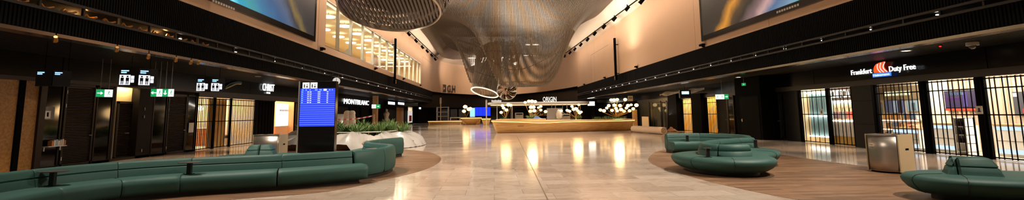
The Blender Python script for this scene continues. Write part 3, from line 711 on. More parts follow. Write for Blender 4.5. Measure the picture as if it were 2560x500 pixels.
# wall shelving with goods in the left bay
t = thing('wall_shelving', 'cream shelving with lit boards behind the left bright grille', 'shelving', (B-.3, 19.4, .012))
MB().box(B-.1, B-.05, 18.5, 20.4, .012, 1.3).build('back', SHOPWALL, t)
for k in range(3): MB().box(B-.5, B-.1, 18.5, 20.4, .35+.4*k, .39+.4*k).build('shelf', WOODL, t); MB().box(B-.5, B-.49, 18.5, 20.4, .32+.4*k, .35+.4*k).build('light_strip', E_WHITE, t)
cols = [(196, 150, 90), (220, 190, 130), (170, 70, 50), (236, 226, 206), (130, 90, 60), (90, 110, 140)]
gb = {}
for k in range(3):
    for j in range(12):
        c = rng.randrange(6)
        if c not in gb: o = gb[c] = MB().box(-.06, .06, -.05, .05, 0, .2+.03*(c % 3)).build('goods_box', mat(f'goods_tint_{c}', cols[c], .5), bevel=.006)
        else: o = gb[c].copy(); C.objects.link(o)
        o.location = (B-.38, 18.62+j*.15, .39+.4*k); tag(o, ('gold', 'pale gold', 'red', 'white', 'brown', 'blue')[c]+' small carton on the cream shelving of the bright shop', 'box', f'{("gold", "pale gold", "red", "white", "brown", "blue")[c]} cartons on the cream shelving')
t = thing('advert_stand', 'pinkish red product stand low behind the left bright grille', 'display stand', (SR+.9, 16.9, .012)); p = onX(2286, 335, SR+.9)
MB().box(SR+.8, SR+1.0, p.y-.2, p.y+.2, .012, 1.0).build('body', mat('rose_panel', (206, 170, 150), .5), t, bevel=.01); MB().lathe([(.06, .5), (.09, .55), (.08, .75), (.03, .85), (.03, .95)], (SR+.76, p.y, 0), 12).build('bottle_shape', mat('wine_red', (110, 32, 34), .3), t, smooth=True)
p = onX(2448, 275, SR-.06)
notice('notice_sheet', 'white paper notice with black symbol hanging on the post of the bright grilles', 2448, 275, SR-.1, .21, .26, PAPER, ((0, .05, .3, .4, INK), (0, -.2, .5, .1, INK)))
pillar(1, 18.64, 19.72, 2.9, .06, 'wall_right_pillar', mat('dark_panel_pillar', (16, 15, 15), .4, spec=.2))
mb = MB()
for z in (1.0, 2.0): sbox(mb, 1, -.07, -.06, 18.64, 19.72, z, z+.012)
struct(mb.build('trim_23', BLACK))
# bag shop
room(1, 19.76, 23.4, 1.1, mat('bag_shop_wall', (228, 208, 170), .6), 'bag_shop', h=3.0, light=105, lcol=(255, 238, 210))
grille(1, 19.78, 21.3, 'grille of the shop with big white capital letters, right half with notice', pair=(.2, .26), ends=(.06, .1))
grille(1, 21.3, 23.36, 'grille in front of the pale blue hanging, left half of the lettered shop', pair=(.3, .36), ends=(.1, .1))
notice('notice_sheet', 'small white notice on the middle post of the lettered shop', 2054, 280, SR-.06, .2, .3, PAPER, ((0, 0, .3, .4, INK),))
t = thing('blue_hanging', 'tall pale blue pleated hanging behind the left half grille', 'curtain', (SR+.5, 22.4, 0))
MB().grid([[(SR+.5+.06*sin(k*1.35), 21.7+k*.045, z) for z in (.3, 1.2, 2.5)] for k in range(36)]).build('cloth', mat('pale_blue_cloth', (150, 188, 196), .6), t, smooth=True)
for z in (.28, 1.3, 2.48): MB().box(SR+.38, SR+.43, 21.7, 23.3, z, z+.06).build('light_bar', E_WHITE, t)
XB = SR+1.05
t = thing('shop_letter_sign', 'big white glowing capital letters seen through the bag shop grille', 'sign', (XB, 19.5, 2.3))
pa = onX(2072, 237, XB); pb = onX(2128, 237, XB)
text_mb(MB(), 'TCBITCA', (XB-.06, pa.y, pa.z-.17), (0, -1, 0), (0, 0, 1), .38, abs(pa.y-pb.y), .04).build('letters', emis('shop_letter_light', (255, 246, 226), 1.8), t)
MB().box(XB-.05, XB, pb.y-.1, pa.y+.1, pa.z-.3, pa.z+.32).build('board', mat('brown_sign_board', (54, 38, 28), .5), t)
MB().box(XB-.1, XB, pb.y-.1, pa.y+.1, pa.z-.44, pa.z-.32).build('light_strip', E_WHITE, t)
for k in range(4):
    t = thing('hanging_bag', ('coral', 'mauve', 'grey', 'red')[k]+' handbag displayed under the white capital letters', 'bag', (XB-.2, pa.y-.25-.45*k, 1.3), 'handbags on the shop back wall')
    y = pa.y-.25-.45*k
    MB().box(XB-.3, XB-.1, y-.16, y+.16, 1.2, 1.55).build('body', mat(f'bag_tint_{k}', ((196, 92, 72), (150, 110, 120), (120, 112, 110), (186, 70, 56))[k], .5), t, bevel=.03); MB().tube([(XB-.2, y-.09, 1.55), (XB-.2, y-.07, 1.72), (XB-.2, y+.07, 1.72), (XB-.2, y+.09, 1.55)], .012, 6).build('handle', BLACK, t)
t = thing('shop_counter', 'white and yellow counter under the handbags of the lettered shop', 'counter', (XB-.6, 20.5, .012))
MB().box(XB-.8, XB-.4, 19.9, 21.4, .4, 1.1).build('body', SHOPWHITE, t, bevel=.02); MB().box(XB-.8, XB-.4, 19.9, 21.4, .012, .4).build('base', mat('yellow_base', (216, 170, 80), .5), t); MB().box(XB-.82, XB-.38, 19.85, 21.45, 1.1, 1.15).build('top', E_WHITE, t)
pillar(1, 23.42, 24.5, 3.0, .02, 'wall_right_dark', mat('dark_panel_pillar_two', (14, 13, 13), .4, spec=.2))
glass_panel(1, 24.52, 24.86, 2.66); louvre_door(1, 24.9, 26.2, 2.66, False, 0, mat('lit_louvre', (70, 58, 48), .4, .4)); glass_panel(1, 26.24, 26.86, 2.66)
# black pillar with a service door
d0 = onX(1905, 300, 15.0).y; d1 = onX(1842, 300, 15.0).y
struct(MB().box(15.0, SR+.2, d0, d1, 0, ZR).build('wall_right_column', BLACK))
door_n[0] += 1
d = struct(MB().box(14.985, 15.0, d0+.2, d1-.5, 0, 2.5).build(f'door_{door_n[0]}', mat('black_service_door', (5, 5, 5), .6, spec=.04)))
MB().tube([(14.98, d1-.65, 1.08), (14.92, d1-.65, 1.08), (14.92, d1-.8, 1.08)], .014, 8).build('handle', ALU, d, smooth=True); MB().box(14.97, 14.985, d1-.69, d1-.61, .98, 1.16).build('plate', ALU, d)
glass_panel(1, 29.9, 30.7, 2.66); louvre_door(1, 30.74, 32.2, 2.66, False)
room(1, 32.2, 34.0, 3, mat('small_shop_wall', (226, 190, 120), .6), 'small_shop', h=3, light=130, lcol=(255, 214, 140))
grille(1, 32.24, 33.96, 'narrow grille beside the hanging green exit sign, lit yellow shelves behind', pair=(.2, .26))
t = thing('lit_shelving', 'yellow lit shelf stack behind the narrow grille under the exit sign', 'shelving', (SR+1.2, 33.1, 0))
MB().box(SR+1.3, SR+1.35, 32.3, 33.9, .012, 2.6).build('back', mat('amber_back', (206, 160, 90), .5), t)
for z in (.7, 1.3, 1.9, 2.4): MB().box(SR+1, SR+1.3, 32.3, 33.9, z, z+.04).build('shelf', emis('mint_shelf_light', (214, 240, 214), 1.4) if z in (.7, 2.4) else WOODL, t)
pillar(1, 34.0, 35.7, 3.0, .35, 'wall_right_dark', BLACK)
room(1, 35.7, 38.4, 1.6, mat('curtain_shop_wall', (220, 190, 140), .6), 'curtain_shop', h=3, light=110, lcol=(255, 220, 160))
grille(1, 35.74, 38.36, 'grille before pale vertical drapes between two dark pillars', pair=(.26, .34))
t = thing('pale_drapes', 'pale cream vertical drapes behind the grille between dark pillars', 'curtain', (SR+1, 37, 0)); MB().grid([[(SR+1+.08*sin(k*.9), 35.8+k*.05, z) for z in (.03, 1.4, 2.6)] for k in range(51)]).build('cloth', mat('cream_drape', (220, 200, 160), .7), t, smooth=True)
pillar(1, 38.4, 40.3, 3.3, .45, 'wall_right_dark', BLACK)
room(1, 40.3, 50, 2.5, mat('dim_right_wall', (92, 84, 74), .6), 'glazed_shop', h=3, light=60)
for k, (a, b) in enumerate(((40.3, 41.6), (41.7, 43.0), (43.2, 46.4), (46.5, 49.8))):
    t = thing('glazed_front', 'dark framed glass shop front '+('beside the black far pillar', 'second from the black far pillar', 'behind the rolled carpet', 'nearest the lamp tree')[k], 'glazing', (SR, (a+b)/2, 0)); mb = MB()
    for y in (a, b-.08): mb.box(SR-.04, SR+.04, y, y+.08, 0, 2.66)
    mb.box(SR-.04, SR+.04, a, b, 0, .1).box(SR-.04, SR+.04, a, b, 2.56, 2.66); mb.build('frame', DFRAME, t); MB().box(SR, SR+.015, a+.08, b-.08, .1, 2.56).build('pane', GLASS, t)
    MB().grid([[(SR+.35+.05*sin(j*1.2), a+.1+(b-a-.2)*j/24, z) for z in (.05, 2.6)] for j in range(25)]).build('inner_drape', mat('taupe_drape', (112, 100, 88), .7), t, smooth=True)
pillar(1, 50, 72, 3.3, .0, 'wall_right_far', BLACK)
# ================================================================== SOFAS
SEATP = [(.06, .09), (.58, .09), (.66, .11), (.715, .19), (.74, .31), (.725, .40), (.67, .435), (.58, .45), (.3, .45), (.06, .44)]
def backp(out_low=.42):
    return [(-.13, out_low), (-.15, .5), (-.11, .70), (-.075, .745), (0, .755), (.06, .745), (.085, .71), (.105, .63), (.112, .615), (.092, .60), (.114, .585), (.122, .57), (.15, .44), (.1, .40)]
PLP = [(-.05, .005), (.58, .005), (.58, .1), (-.05, .1)]
def cut(path, xs):     # split a plan path at fractions of its length
    P = resample(path, .02); n = len(P)-1
    return [P[int(a*n):int(b*n)+1] for a, b in zip(xs, xs[1:])]
def frac(path, p):
    p = (p[0], p[1], 0)
    P = resample(path, .02); k = min(range(len(P)), key=lambda i: (P[i]-Vector(p)).length); return k/(len(P)-1)
V2 = lambda L: [Vector((a, b, 0)) for a, b in L]
# --- left serpentine
lf = crom(V2([(-6.9, 5.2), (-7.35, 6.6), (-7.62, 7.8), (-7.6, 8.7), (-7.2, 9.45), (-6.45, 9.95), (-5.6, 10.25), (-4.8, 10.52), (-4.0, 10.92), (-3.08, 11.48)]), 8)
n_ = normals2(lf); lb = [p+Vector((q.x, q.y, 0))*.70 for p, q in zip(lf, n_)]
so = thing('serpentine_sofa', 'long winding green leather sofa on the left with its seat facing the hall', 'sofa', (-5, 11, 0))
def fpx(path, px, z, off=0):
    P = resample(path, .02); N = normals2(P); k = min(range(len(P)//4, len(P)), key=lambda i: abs(px_of((P[i].x-N[i].x*off, P[i].y-N[i].y*off), z)-px)); return k/(len(P)-1)
fr = [0]+[fpx(lb, x, .4, .72) for x in (158, 305, 451, 693)]+[1]
for seg in cut(lb, fr): sweep(MB(), seg, SEATP, -1).build('seat', LEATHER, so, smooth=True, angle=60)
fb = [0]+[fpx(lb, x, .7, .1) for x in (88, 296, 479, 706)]+[min(1, fpx(lb, 882, .6, .12))]
for seg in cut(lb, fb): sweep(MB(), seg, backp(), -1).build('backrest', LEATHER, so, smooth=True, angle=60)
sweep(MB(), cut(lb, [0, .985])[0], PLP, -1).build('plinth', PLINTH, so)
l2 = crom(V2([(-3.62, 11.95), (-3.28, 12.4), (-3.08, 13.05), (-3.06, 13.75), (-3.25, 14.4), (-3.7, 14.95), (-4.15, 15.45), (-4.4, 16.2), (-4.35, 17.1), (-4.1, 17.9), (-3.72, 18.65)]), 8)
OUTP = [(-.12, .12), (-.15, .2), (-.16, .5), (-.13, .70), (-.09, .745), (0, .755), (.06, .745), (.085, .71), (.105, .63), (.112, .615), (.092, .60), (.114, .585), (.122, .57), (.15, .44), (.1, .12)]
for seg in cut(l2, [0, .14, .27, .42, .58, .78, 1]): sweep(MB(), seg, OUTP, 1).build('backrest', LEATHER, so, smooth=True, angle=60)
for seg in cut(l2, [0.02, .2, .42, .7, 1]): sweep(MB(), seg, [(u*.9, z) for u, z in SEATP], 1).build('seat', LEATHER, so, smooth=True, angle=60)
sweep(MB(), l2, [(-.07, .005), (.5, .005), (.5, .13), (-.07, .13)], 1).build('plinth', PLINTH, so)

def ellipse(cx, cy, a, b, rz, n=72, e=2.3):
    out = []
    for k in range(n):
        t = 2*pi*k/n; c, s = cos(t), sin(t); x = a*abs(c)**(2/e)*(1 if c > 0 else -1); y = b*abs(s)**(2/e)*(1 if s > 0 else -1)
        out.append(Vector((cx+x*cos(rz)-y*sin(rz), cy+x*sin(rz)+y*cos(rz), 0)))
    return out
BLOB = [(.40, .10), (.22, .12), (.10, .19), (.025, .28), (0, .35), (.02, .40), (.07, .435), (.15, .452), (.3, .455)]
BACKB = [(0, .44), (.03, .50), (.055, .58), (.075, .597), (.062, .615), (.12, .72), (.15, .75), (.2, .765)]
def seamline(mb, poly, k):          # a dark stitched joint that follows the bulge of the seat
    nn = normals2(poly, True)[k]; p = poly[k]
    mb.tube([(p.x+nn.x*(d-.004), p.y+nn.y*(d-.004), z+.002) for d, z in BLOB[1:]]+[(p.x+nn.x*.55, p.y+nn.y*.55, .457)], .008, 5)
def island(lb, cx, cy, a, b, rz, ba, bb, split, seams, back=None):
    t = thing('island_sofa', lb, 'sofa', (cx, cy, 0)); pl = ellipse(cx, cy, a, b, rz)
    s = loft(MB(), pl, BLOB).build('seat', LEATHER, t, smooth=True, angle=60)
    for k in seams: mb = MB(); seamline(mb, pl, k); mb.build('seam', SEAM, s)
    loft(MB(), pl, [(.42, .005), (.42, .12)]).build('plinth', PLINTH, t)
    if back: cx, cy, rz = back
    ux, uy = cos(rz), sin(rz)
    for (u0, u1) in ((-ba, split-.008), (split+.008, ba)):
        c = (u0+u1)/2; h = (u1-u0)/2; mb = MB(); R = []
        for d, z in BACKB:
            lo = u0+(d*1.0 if u0 == -ba else .004); hi = u1-(d*1.0 if u1 == ba else .004); w = bb-d*.8; q = []
            r = .03
            for (uu, vv) in ((lo+r, -w), (hi-r, -w), (hi-.02, -w+.02), (hi, -w+r), (hi, w-r), (hi-.02, w-.02), (hi-r, w), (lo+r, w), (lo+.02, w-.02), (lo, w-r), (lo, -w+r), (lo+.02, -w+.02)):
                q.append((cx+uu*ux-vv*uy, cy+uu*uy+vv*ux, z))
            R.append(q)
        mb.rings(R).build('backrest', LEATHER, t, smooth=True, angle=50)
    return t
island('oval green leather island sofa at the right edge in front of the bright shop', 9.12, 7.98, 1.5, .85, -.30, .38, .25, -.22, (38, 47, 62), (8.66, 8.1, -.62))
island('green leather island sofa seen behind the long left sofa, beside the left bin', -7.35, 14.9, 1.3, .75, .12, .43, .24, 0, (40, 50, 64))

# --- right serpentine
rs = thing('serpentine_sofa', 'winding green leather sofa on the right with rounded islands and black tables', 'sofa', (7, 14, 0))
r3 = crom(V2([(7.02, 18.55), (7.7, 18.62), (8.45, 18.4), (9.1, 17.75), (9.3, 16.95), (9.1, 16.2), (8.75, 15.75)]), 8)
for seg in cut(r3, [0, .3, .62, 1]): sweep(MB(), seg, OUTP, -1).build('backrest', LEATHER, rs, smooth=True, angle=60)
for seg in cut(r3, [0, .35, .7, .97]): sweep(MB(), seg, [(u*.85, z) for u, z in SEATP], -1).build('seat', LEATHER, rs, smooth=True, angle=60)
sweep(MB(), r3, [(-.07, .005), (.45, .005), (.45, .13), (-.07, .13)], -1).build('plinth', PLINTH, rs)
outl = crom(V2([(5.15, 13.3), (5.0, 12.6), (5.12, 11.9), (5.5, 11.3), (6.1, 11.02), (6.75, 11.1), (7.2, 11.5), (7.42, 12.1), (7.62, 12.6), (8.0, 12.95), (8.5, 13.4), (8.8, 14.0), (8.85, 14.6), (8.6, 15.05), (8.2, 15.25), (7.7, 15.1), (6.9, 14.6), (6.3, 14.1), (5.6, 13.75)]), 8, True)
s = loft(MB(), outl, BLOB).build('seat', LEATHER, rs, smooth=True, angle=60)
for p in ((5.12, 11.9), (5.9, 11.1), (8.3, 13.0), (9.15, 13.9)):
    k = min(range(len(outl)), key=lambda i: (outl[i]-Vector((p[0], p[1], 0))).length); mb = MB(); seamline(mb, outl, k); mb.build('seam', SEAM, s)
loft(MB(), outl, [(.42, .005), (.42, .12)]).build('plinth', PLINTH, rs)
r2 = crom(V2([(8.6, 15.0), (7.9, 14.75), (7.2, 14.35), (6.55, 13.8), (6.08, 13.2), (5.86, 12.6), (5.95, 12.15), (6.3, 11.92), (6.72, 11.98)]), 8)
B2 = [(-.16, .42), (-.135, .58), (-.105, .597), (-.12, .615), (-.09, .71), (-.06, .75), (0, .765), (.06, .75), (.09, .71), (.12, .615), (.105, .597), (.135, .58), (.16, .42)]
for seg in cut(r2, [0, .13, .36, .62, .85, 1]): sweep(MB(), seg, B2, 1).build('backrest', LEATHER, rs, smooth=True, angle=60)

# --- small black tables clamped to the sofas
TB = mat('black_table', (20, 18, 18), .35)
def ptable(lb, x, y, z0, zt, rz=0, lx=.24, ly=.16):
    t = thing('side_table', lb, 'table', (x, y, z0), None, rz)
    c, s = cos(rz), sin(rz)
    b = MB().box(x-.045, x+.045, y-.03, y+.03, z0, zt); b.build('post', TB, t, bevel=.004)
    b = MB().lathe([(.02, 0), (1, 0), (1, .012), (.02, .012)], (0, 0, 0), 28); b.v = [(x+a*lx, y+q*ly, zt+z) for a, q, z in b.v]; b.build('top', mat('smoked_table_top', (70, 62, 60), .3), t)
    b = MB().box(x-.08, x+.08, y-.06, y+.06, z0, z0+.012); b.build('foot', TB, t); return t
p = onZ(122, 466, .45); ptable('small black side table at the left end of the long left sofa', p.x, p.y+.06, .452, .70)
p = onZ(465, 437, .45); ptable('small black side table standing midway along the long left sofa seat', p.x, p.y+.1, .452, .69)
ptable('small black side table on the inner seat at the bend of the long left sofa', -3.62, 13.85, .452, .66, 0, .16, .12)
p = onZ(1770, 393, .455); ptable('black side table on the rounded front of the right winding sofa', p.x, p.y, .455, .68, 0, .1, .08)
ptable('black side table on the far right seat of the right winding sofa', 8.42, 14.55, .455, .70, 0, .1, .08)
ptable('black side table on the rear straight part of the right winding sofa', 7.75, 18.2, .452, .68, 0, .12, .08)

# ================================================================== BINS
def bin_(lb, c, rz, w, d, h):
    t = thing('waste_bin', lb, 'bin', c, None, 0); C_ = Vector(c)
    R = Matrix.Rotation(rz, 3, 'Z'); W = lambda x, y, z: tuple(C_+R @ Vector((x, y, z)))
    fr = [(-w/2+w*k/14, -d/2-.13*(1-((k-7)/7)**2)) for k in range(15)]
    mb = MB(); mb.grid([[W(x, y, z) for z in (.06, .3, .6, h-.03)] for x, y in fr]); f = mb.build('curved_front', STEEL, t, smooth=True)
    so_ = f.modifiers.new('thick', 'SOLIDIFY'); so_.thickness = .012; so_.offset = 0
    poly = fr+[(w/2, d/2), (-w/2, d/2)]
    MB().rings([[W(x*.985, y*.98, z) for x, y in poly] for z in (.05, h-.03)]).build('body', STEELSIDE, t)
    for sx_ in (-1, 1):
        mb = MB(); mb.obox(W(sx_*(w/2+.012), -.0, (h)/2+.02), R @ Vector((.014, 0, 0)), R @ Vector((0, d/2+.03, 0)), (0, 0, h/2-.02)); mb.build('side_panel', STEELSIDE, t, bevel=.004)
        mb = MB(); mb.obox(W(sx_*(w/2+.027), .02, h*.62), R @ Vector((.004, 0, 0)), R @ Vector((0, .07, 0)), (0, 0, .025)); mb.build('hand_slot', BLACK, t)
    mb = MB(); mb.rings([[W(x*1.03, y*1.03, z) for x, y in poly] for z in (h-.03, h)]); lid = mb.build('lid', STEEL, t)
    for k in (-1, 1):
        mb = MB(); mb.lathe([(.01, 0), (.095, 0), (.095, .006), (.01, .006)], (0, 0, 0), 20); mb.v = [W(x+k*w*.24, y+.02, h+z) for x, y, z in mb.v]; mb.build('opening', BLACK, lid)
    mb = MB(); mb.rings([[W(x*.92, y*.9, z) for x, y in poly] for z in (.006, .06)]); mb.build('foot', BLACK, t)
    for k in range(2):
        mb = MB()
        for j in range(5): mb.obox(W(-w*.33+.03*j, -d/2-.105-.0, h*.72-.05*k), R @ Vector((.011, -.004, 0)), R @ Vector((0, .006, 0)), (0, 0, .009))
        mb.build('printed_mark', GREYP, t)
    return t
a = onZ(2172, 428); b = onZ(2252, 436); c_ = onZ(2274, 431)
ax = (b-a); L = ax.length; rz = math.atan2(ax.y, ax.x); mid = (a+b)/2; nx = Vector((-ax.y, ax.x, 0)).normalized()
bin_('stainless steel recycling bin with curved front on the right, before the bright shop', tuple(mid+nx*.33), rz, L*.98, .6, .985)
bin_('stainless steel recycling bin behind the long left sofa by the poster entrance', (-8.35, 17.6, 0), -.05, .95, .55, .98)

# ================================================================== FLIGHT BOARD, CLOCK, HANGING SIGNS
Yc = 18.0; pl_ = onY(744, 370, Yc); pr_ = onY(835, 370, Yc)
t = thing('flight_board', 'tall black free standing column with a blue flight information screen', 'information display', ((pl_.x+pr_.x)/2, Yc, 0))
x0, x1 = pl_.x, pr_.x; zt = onY(790, 203, Yc).z
MB().box(x0, x1, Yc, Yc+.28, 0, zt).build('body', BLACKGLOSS, t, bevel=.01)
MB().box(x0-.05, x0, Yc-.01, Yc+.29, 0, zt).build('silver_edge', ALU, t)
sc = onY(790, 221, Yc).z; sb = onY(790, 316, Yc).z
MB().box(x0+.03, x1-.02, Yc-.012, Yc, sb, sc).build('screen', E_BLUE, t)
mb = MB(); mb2 = MB(); mb3 = MB(); rng = random.Random(5); rows = 17; hh = (sc-sb-.1)/rows
E_ROW = emis('row_line_light', (110, 140, 255), 1.3)
for k in range(rows):
    z = sc-.1-hh*(k+.5)
    if k >= 6: mb.box(x0+.03, x1-.02, Yc-.015, Yc-.012, z+hh*.3, z+hh*.46)
    else:
        mb.box(x0+.03, x1-.02, Yc-.015, Yc-.012, z+hh*.36, z+hh*.44)
        for (u, w, col) in ((.03, .05, 1), (.2, .05, 0), (.27, .05, 0), (.5, .08, 0), (.76, .045, 0)):
            for j in range(4):
                w_ = w/4; (mb2 if col == 0 else mb3).box(x0+.03+(x1-x0-.05)*(u+j*w_), x0+.03+(x1-x0-.05)*(u+j*w_+w_*rng.uniform(.55, .85)), Yc-.018, Yc-.012, z-hh*.25, z+hh*.25)
for u, w in ((.04, .04), (.14, .03), (.25, .03), (.4, .07), (.52, .07), (.79, .04), (.87, .03)): mb3.box(x0+.03+(x1-x0)*u, x0+.03+(x1-x0)*(u+w), Yc-.018, Yc-.012, sc-.08, sc-.035)
mb2.box(x0+(x1-x0)*.66, x0+(x1-x0)*.75, Yc-.018, Yc-.012, sc-.095, sc-.02)
mb.build('row_lines', E_ROW, t); mb2.build('row_text', emis('board_text_light', (215, 220, 255), 1.1), t); mb3.build('column_text', emis('board_pale_light', (110, 170, 255), 1.2), t)
for k in range(2):
    xx = x0+.1+k*.3; b = MB().box(xx, xx+.26, Yc-.012, Yc, zt-.28, zt-.05).build('icon_tile', emis('icon_tile_light', (240, 232, 220), 1.2), t)
    MB().box(xx+.05, xx+.09, Yc-.016, Yc-.012, zt-.25, zt-.12).box(xx+.13, xx+.21, Yc-.016, Yc-.012, zt-.24, zt-.2).box(xx+.16, xx+.18, Yc-.016, Yc-.012, zt-.24, zt-.1).build('pictogram', INK, b)
# clock on an arm
cp = onX(841, 203, -10.15); r = .235*cp.y/28.5
t = thing('wall_clock', 'round white faced clock on an arm above the flight board', 'clock', cp)
def disc(c, n, r0, th, seg=32):
    n = Vector(n).normalized(); a = n.orthogonal().normalized(); b = n.cross(a); c = Vector(c)
    return MB().rings([[c+n*s+a*r0*cos(2*pi*k/seg)+b*r0*sin(2*pi*k/seg) for k in range(seg)] for s in (-th/2, th/2)])
tow = Vector((.33, -.94, 0))
disc(cp, tow, r, .1).build('case', ALU, t); disc(cp+tow*.055, tow, r*.93, .01).build('face', emis('clock_face_light', (222, 214, 202), .8), t)
rt_ = Vector((.94, .33, 0))
for L_, dx, nm in ((.75, -.02, 'minute_hand'), (.55, .0, 'hour_hand')):
    mb = MB(); mb.obox(cp+tow*.066+Vector((0, 0, r*L_/2))+rt_*dx*r*(.5), rt_*.014, (0, 0, r*L_/2), tow*.004); mb.build(nm, INK, t)
MB().tube([tuple(cp+Vector((0, 0, r))), tuple(cp+Vector((0, 0, r+.12))), (WL-.1, cp.y, cp.z+r+.12)], .02, 8).build('arm', BLACK, t)

def person_icon(mb, c, right, s, n):
    c = Vector(c); u = Vector((0, 0, 1)); r_ = Vector(right)
    mb.obox(c+u*.30*s+n, r_*.07*s, u*.07*s, n*.3); mb.obox(c+u*.05*s+n, r_*.12*s, u*.15*s, n*.3)
    for k in (-1, 1): mb.obox(c+r_*.06*s*k-u*.25*s+n, r_*.035*s, u*.15*s, n*.3)
SIGNB = mat('sign_black', (26, 26, 30), .4); E_PICT = emis('pictogram_white_light', (235, 240, 255), 1.6)
def toilet_sign(lb, Y, px, z=2.98, w=.5, h=.6, only_text=False):
    X = onY(px, 200, Y).x
    t = thing('hanging_sign', lb, 'sign', (X, Y, z))
    # two panels meeting at an angle
    for k, (dr, pp, ww) in enumerate((((.96, .28, 0), Vector((X-w*.96-.0, Y-w*.28, 0)), w), ((.72, .69, 0), Vector((X+.02, Y, 0)), w))):
        d = Vector(dr).normalized(); n = Vector((d.y, -d.x, 0))*.006; c = pp+d*ww/2+Vector((0, 0, z))
        b = MB().obox(c-n*5, d*ww/2, n*5, (0, 0, h/2)).build('panel', SIGNB, t)
        mb = MB()
        for j, (u0, u1) in enumerate(((.08, .5), (.08, .38))): mb.obox(c+n+d*((u0+u1)/2-.5)*ww+Vector((0, 0, h*(.36-.1*j))), d*(u1-u0)/2*ww, n*.5, (0, 0, h*.032))
        mb.build('lettering', emis('sign_blue_text_light', (150, 200, 255), 1.5), b)
        if not only_text:
            q = MB().obox(c+n-d*.19*ww-Vector((0, 0, h*.14)), d*.29*ww, n*.4, (0, 0, h*.27)).build('pictogram_tile', E_PICT, b)
            for s_ in (-.14, .14): mb = MB(); person_icon(mb, c+n*1.3-d*.19*ww+d*s_*ww-Vector((0, 0, h*.14)), d, h*.62, n*.6); mb.build('figure', INK, b)
            for j in range(2): MB().obox(c+n+d*.22*ww-Vector((0, 0, h*(.0+.2*j))), d*.085*ww, n*.4, (0, 0, h*.085)).build('small_tile', E_PICT, b)
    for dx in (-.3, .3): MB().tube([(X+dx, Y+.1, z+h/2), (X+dx, Y+.1, ZL)], .008, 5).build('hanger', BLACK, t)
toilet_sign('hanging black toilet sign with white figures, nearest to the camera of the lit ones', 15.5, 344)
toilet_sign('hanging black toilet sign with white figures in front of the jeweller grille', 19.5, 527)
toilet_sign('hanging black sign showing two blue text lines over the nearest dark door', 12.5, 130, z=2.72, w=.34, h=.42, only_text=True)

def arrow(mb, c, d, s, n, flip=1, down=False):
    c = Vector(c); u = Vector((0, 0, 1)); d = Vector(d)*flip
    if down: d, u = -u, d
    mb.obox(c-d*.12*s, d*.22*s, u*.06*s, n*.5); 
    a = c+d*.32*s; b1 = c+d*.04*s+u*.24*s; b2 = c+d*.04*s-u*.24*s; mb.poly([a+n, b1+n, b2+n])
def runner(mb, c, d, s, n):
    c = Vector(c); u = Vector((0, 0, 1)); d = Vector(d)
    mb.obox(c+u*.33*s+d*.05*s, d*.06*s, u*.06*s, n*.5); mb.obox(c+u*.08*s, (d*.8+u*.2).normalized()*.06*s, (u*.95+d*.25).normalized()*.17*s, n*.5)
    mb.obox(c-u*.22*s+d*.12*s, d*.035*s, (u*.8-d*.5).normalized()*.15*s, n*.5); mb.obox(c-u*.24*s-d*.1*s, d*.035*s, (u*.7+d*.6).normalized()*.15*s, n*.5); mb.obox(c+u*.1*s+d*.15*s, (d*.9-u*.3)*.12*s, u*.03*s, n*.5)
E_EXW = emis('exit_white_light', (235, 250, 240), 1.2)
def exit_sign(lb, c, d, w, h, cells, zt, hang=2, th=.05):
    d = Vector(d).normalized(); n = Vector((d.y, -d.x, 0))*.004; c = Vector(c)
    t = thing('exit_sign', lb, 'sign', c); b = MB().obox(c-n*(th/.008), d*w/2, n*(th/.008), (0, 0, h/2)).build('box', mat('exit_box', (180, 190, 184), .5), t)
    m = len(cells)
    for k, ce in enumerate(cells):
        g = MB(); wh = MB(); ic = MB()
        cc = c+n+d*w*((k+.5)/m-.5); tile = d*w/m*.49
        if ce in 'LRD':
            g.obox(cc, tile, n*.4, (0, 0, h*.47)); arrow(ic, cc+n*1.2, d, h*.9, n*.5, -1 if ce == 'L' else 1, ce == 'D')
        elif ce == 'M': g.obox(cc, tile, n*.4, (0, 0, h*.47)); runner(ic, cc+n*1.2, d, h*.8, n*.5)
        else: wh.obox(cc, tile, n*.4, (0, 0, h*.47)); runner(g, cc+n*1.2, d, h*.8, n*.5)
        if ic.v: g.build('green_face', E_GREEN, t); ic.build('symbol', E_EXW, t)
        else: wh.build('white_face', E_EXW, t); g.build('runner_symbol', E_GREEN, t)
    for k in range(hang):
        q = c+d*w*((k+.5)/hang-.5); MB().tube([(q.x, q.y, c.z+h/2), (q.x, q.y, zt)], .006, 5).build('hanger', ALU, t)
p = onX(406, 232, -12.2); exit_sign('green hanging exit sign with arrows on four thin wires before the dark doors', p, (.94, .34, 0), .7, .29, 'LWDW', ZL, 4)
p = onX(261, 233, -13.6); exit_sign('green exit sign with right arrow over the nearest dark glass panel', p, (.62, .78, 0), .45, .27, 'RW', ZL, 2)
p = onX(1805, 242, 14.6); exit_sign('green hanging exit sign with right arrow before the narrow right grille', p, (.94, -.34, 0), .78, .32, 'WWR', ZR, 1)
p = onX(940, 266, -12.5); exit_sign('small green exit sign at the light wood column', p, (.9, .43, 0), .9, .42, 'WR', ZL, 2)
p = onX(1860, 211, 14.97); exit_sign('dim green exit sign on the black pillar', p+Vector((-.02, 0, 0)), (.3, -.95, 0), .3, .16, 'M', ZR, 1)

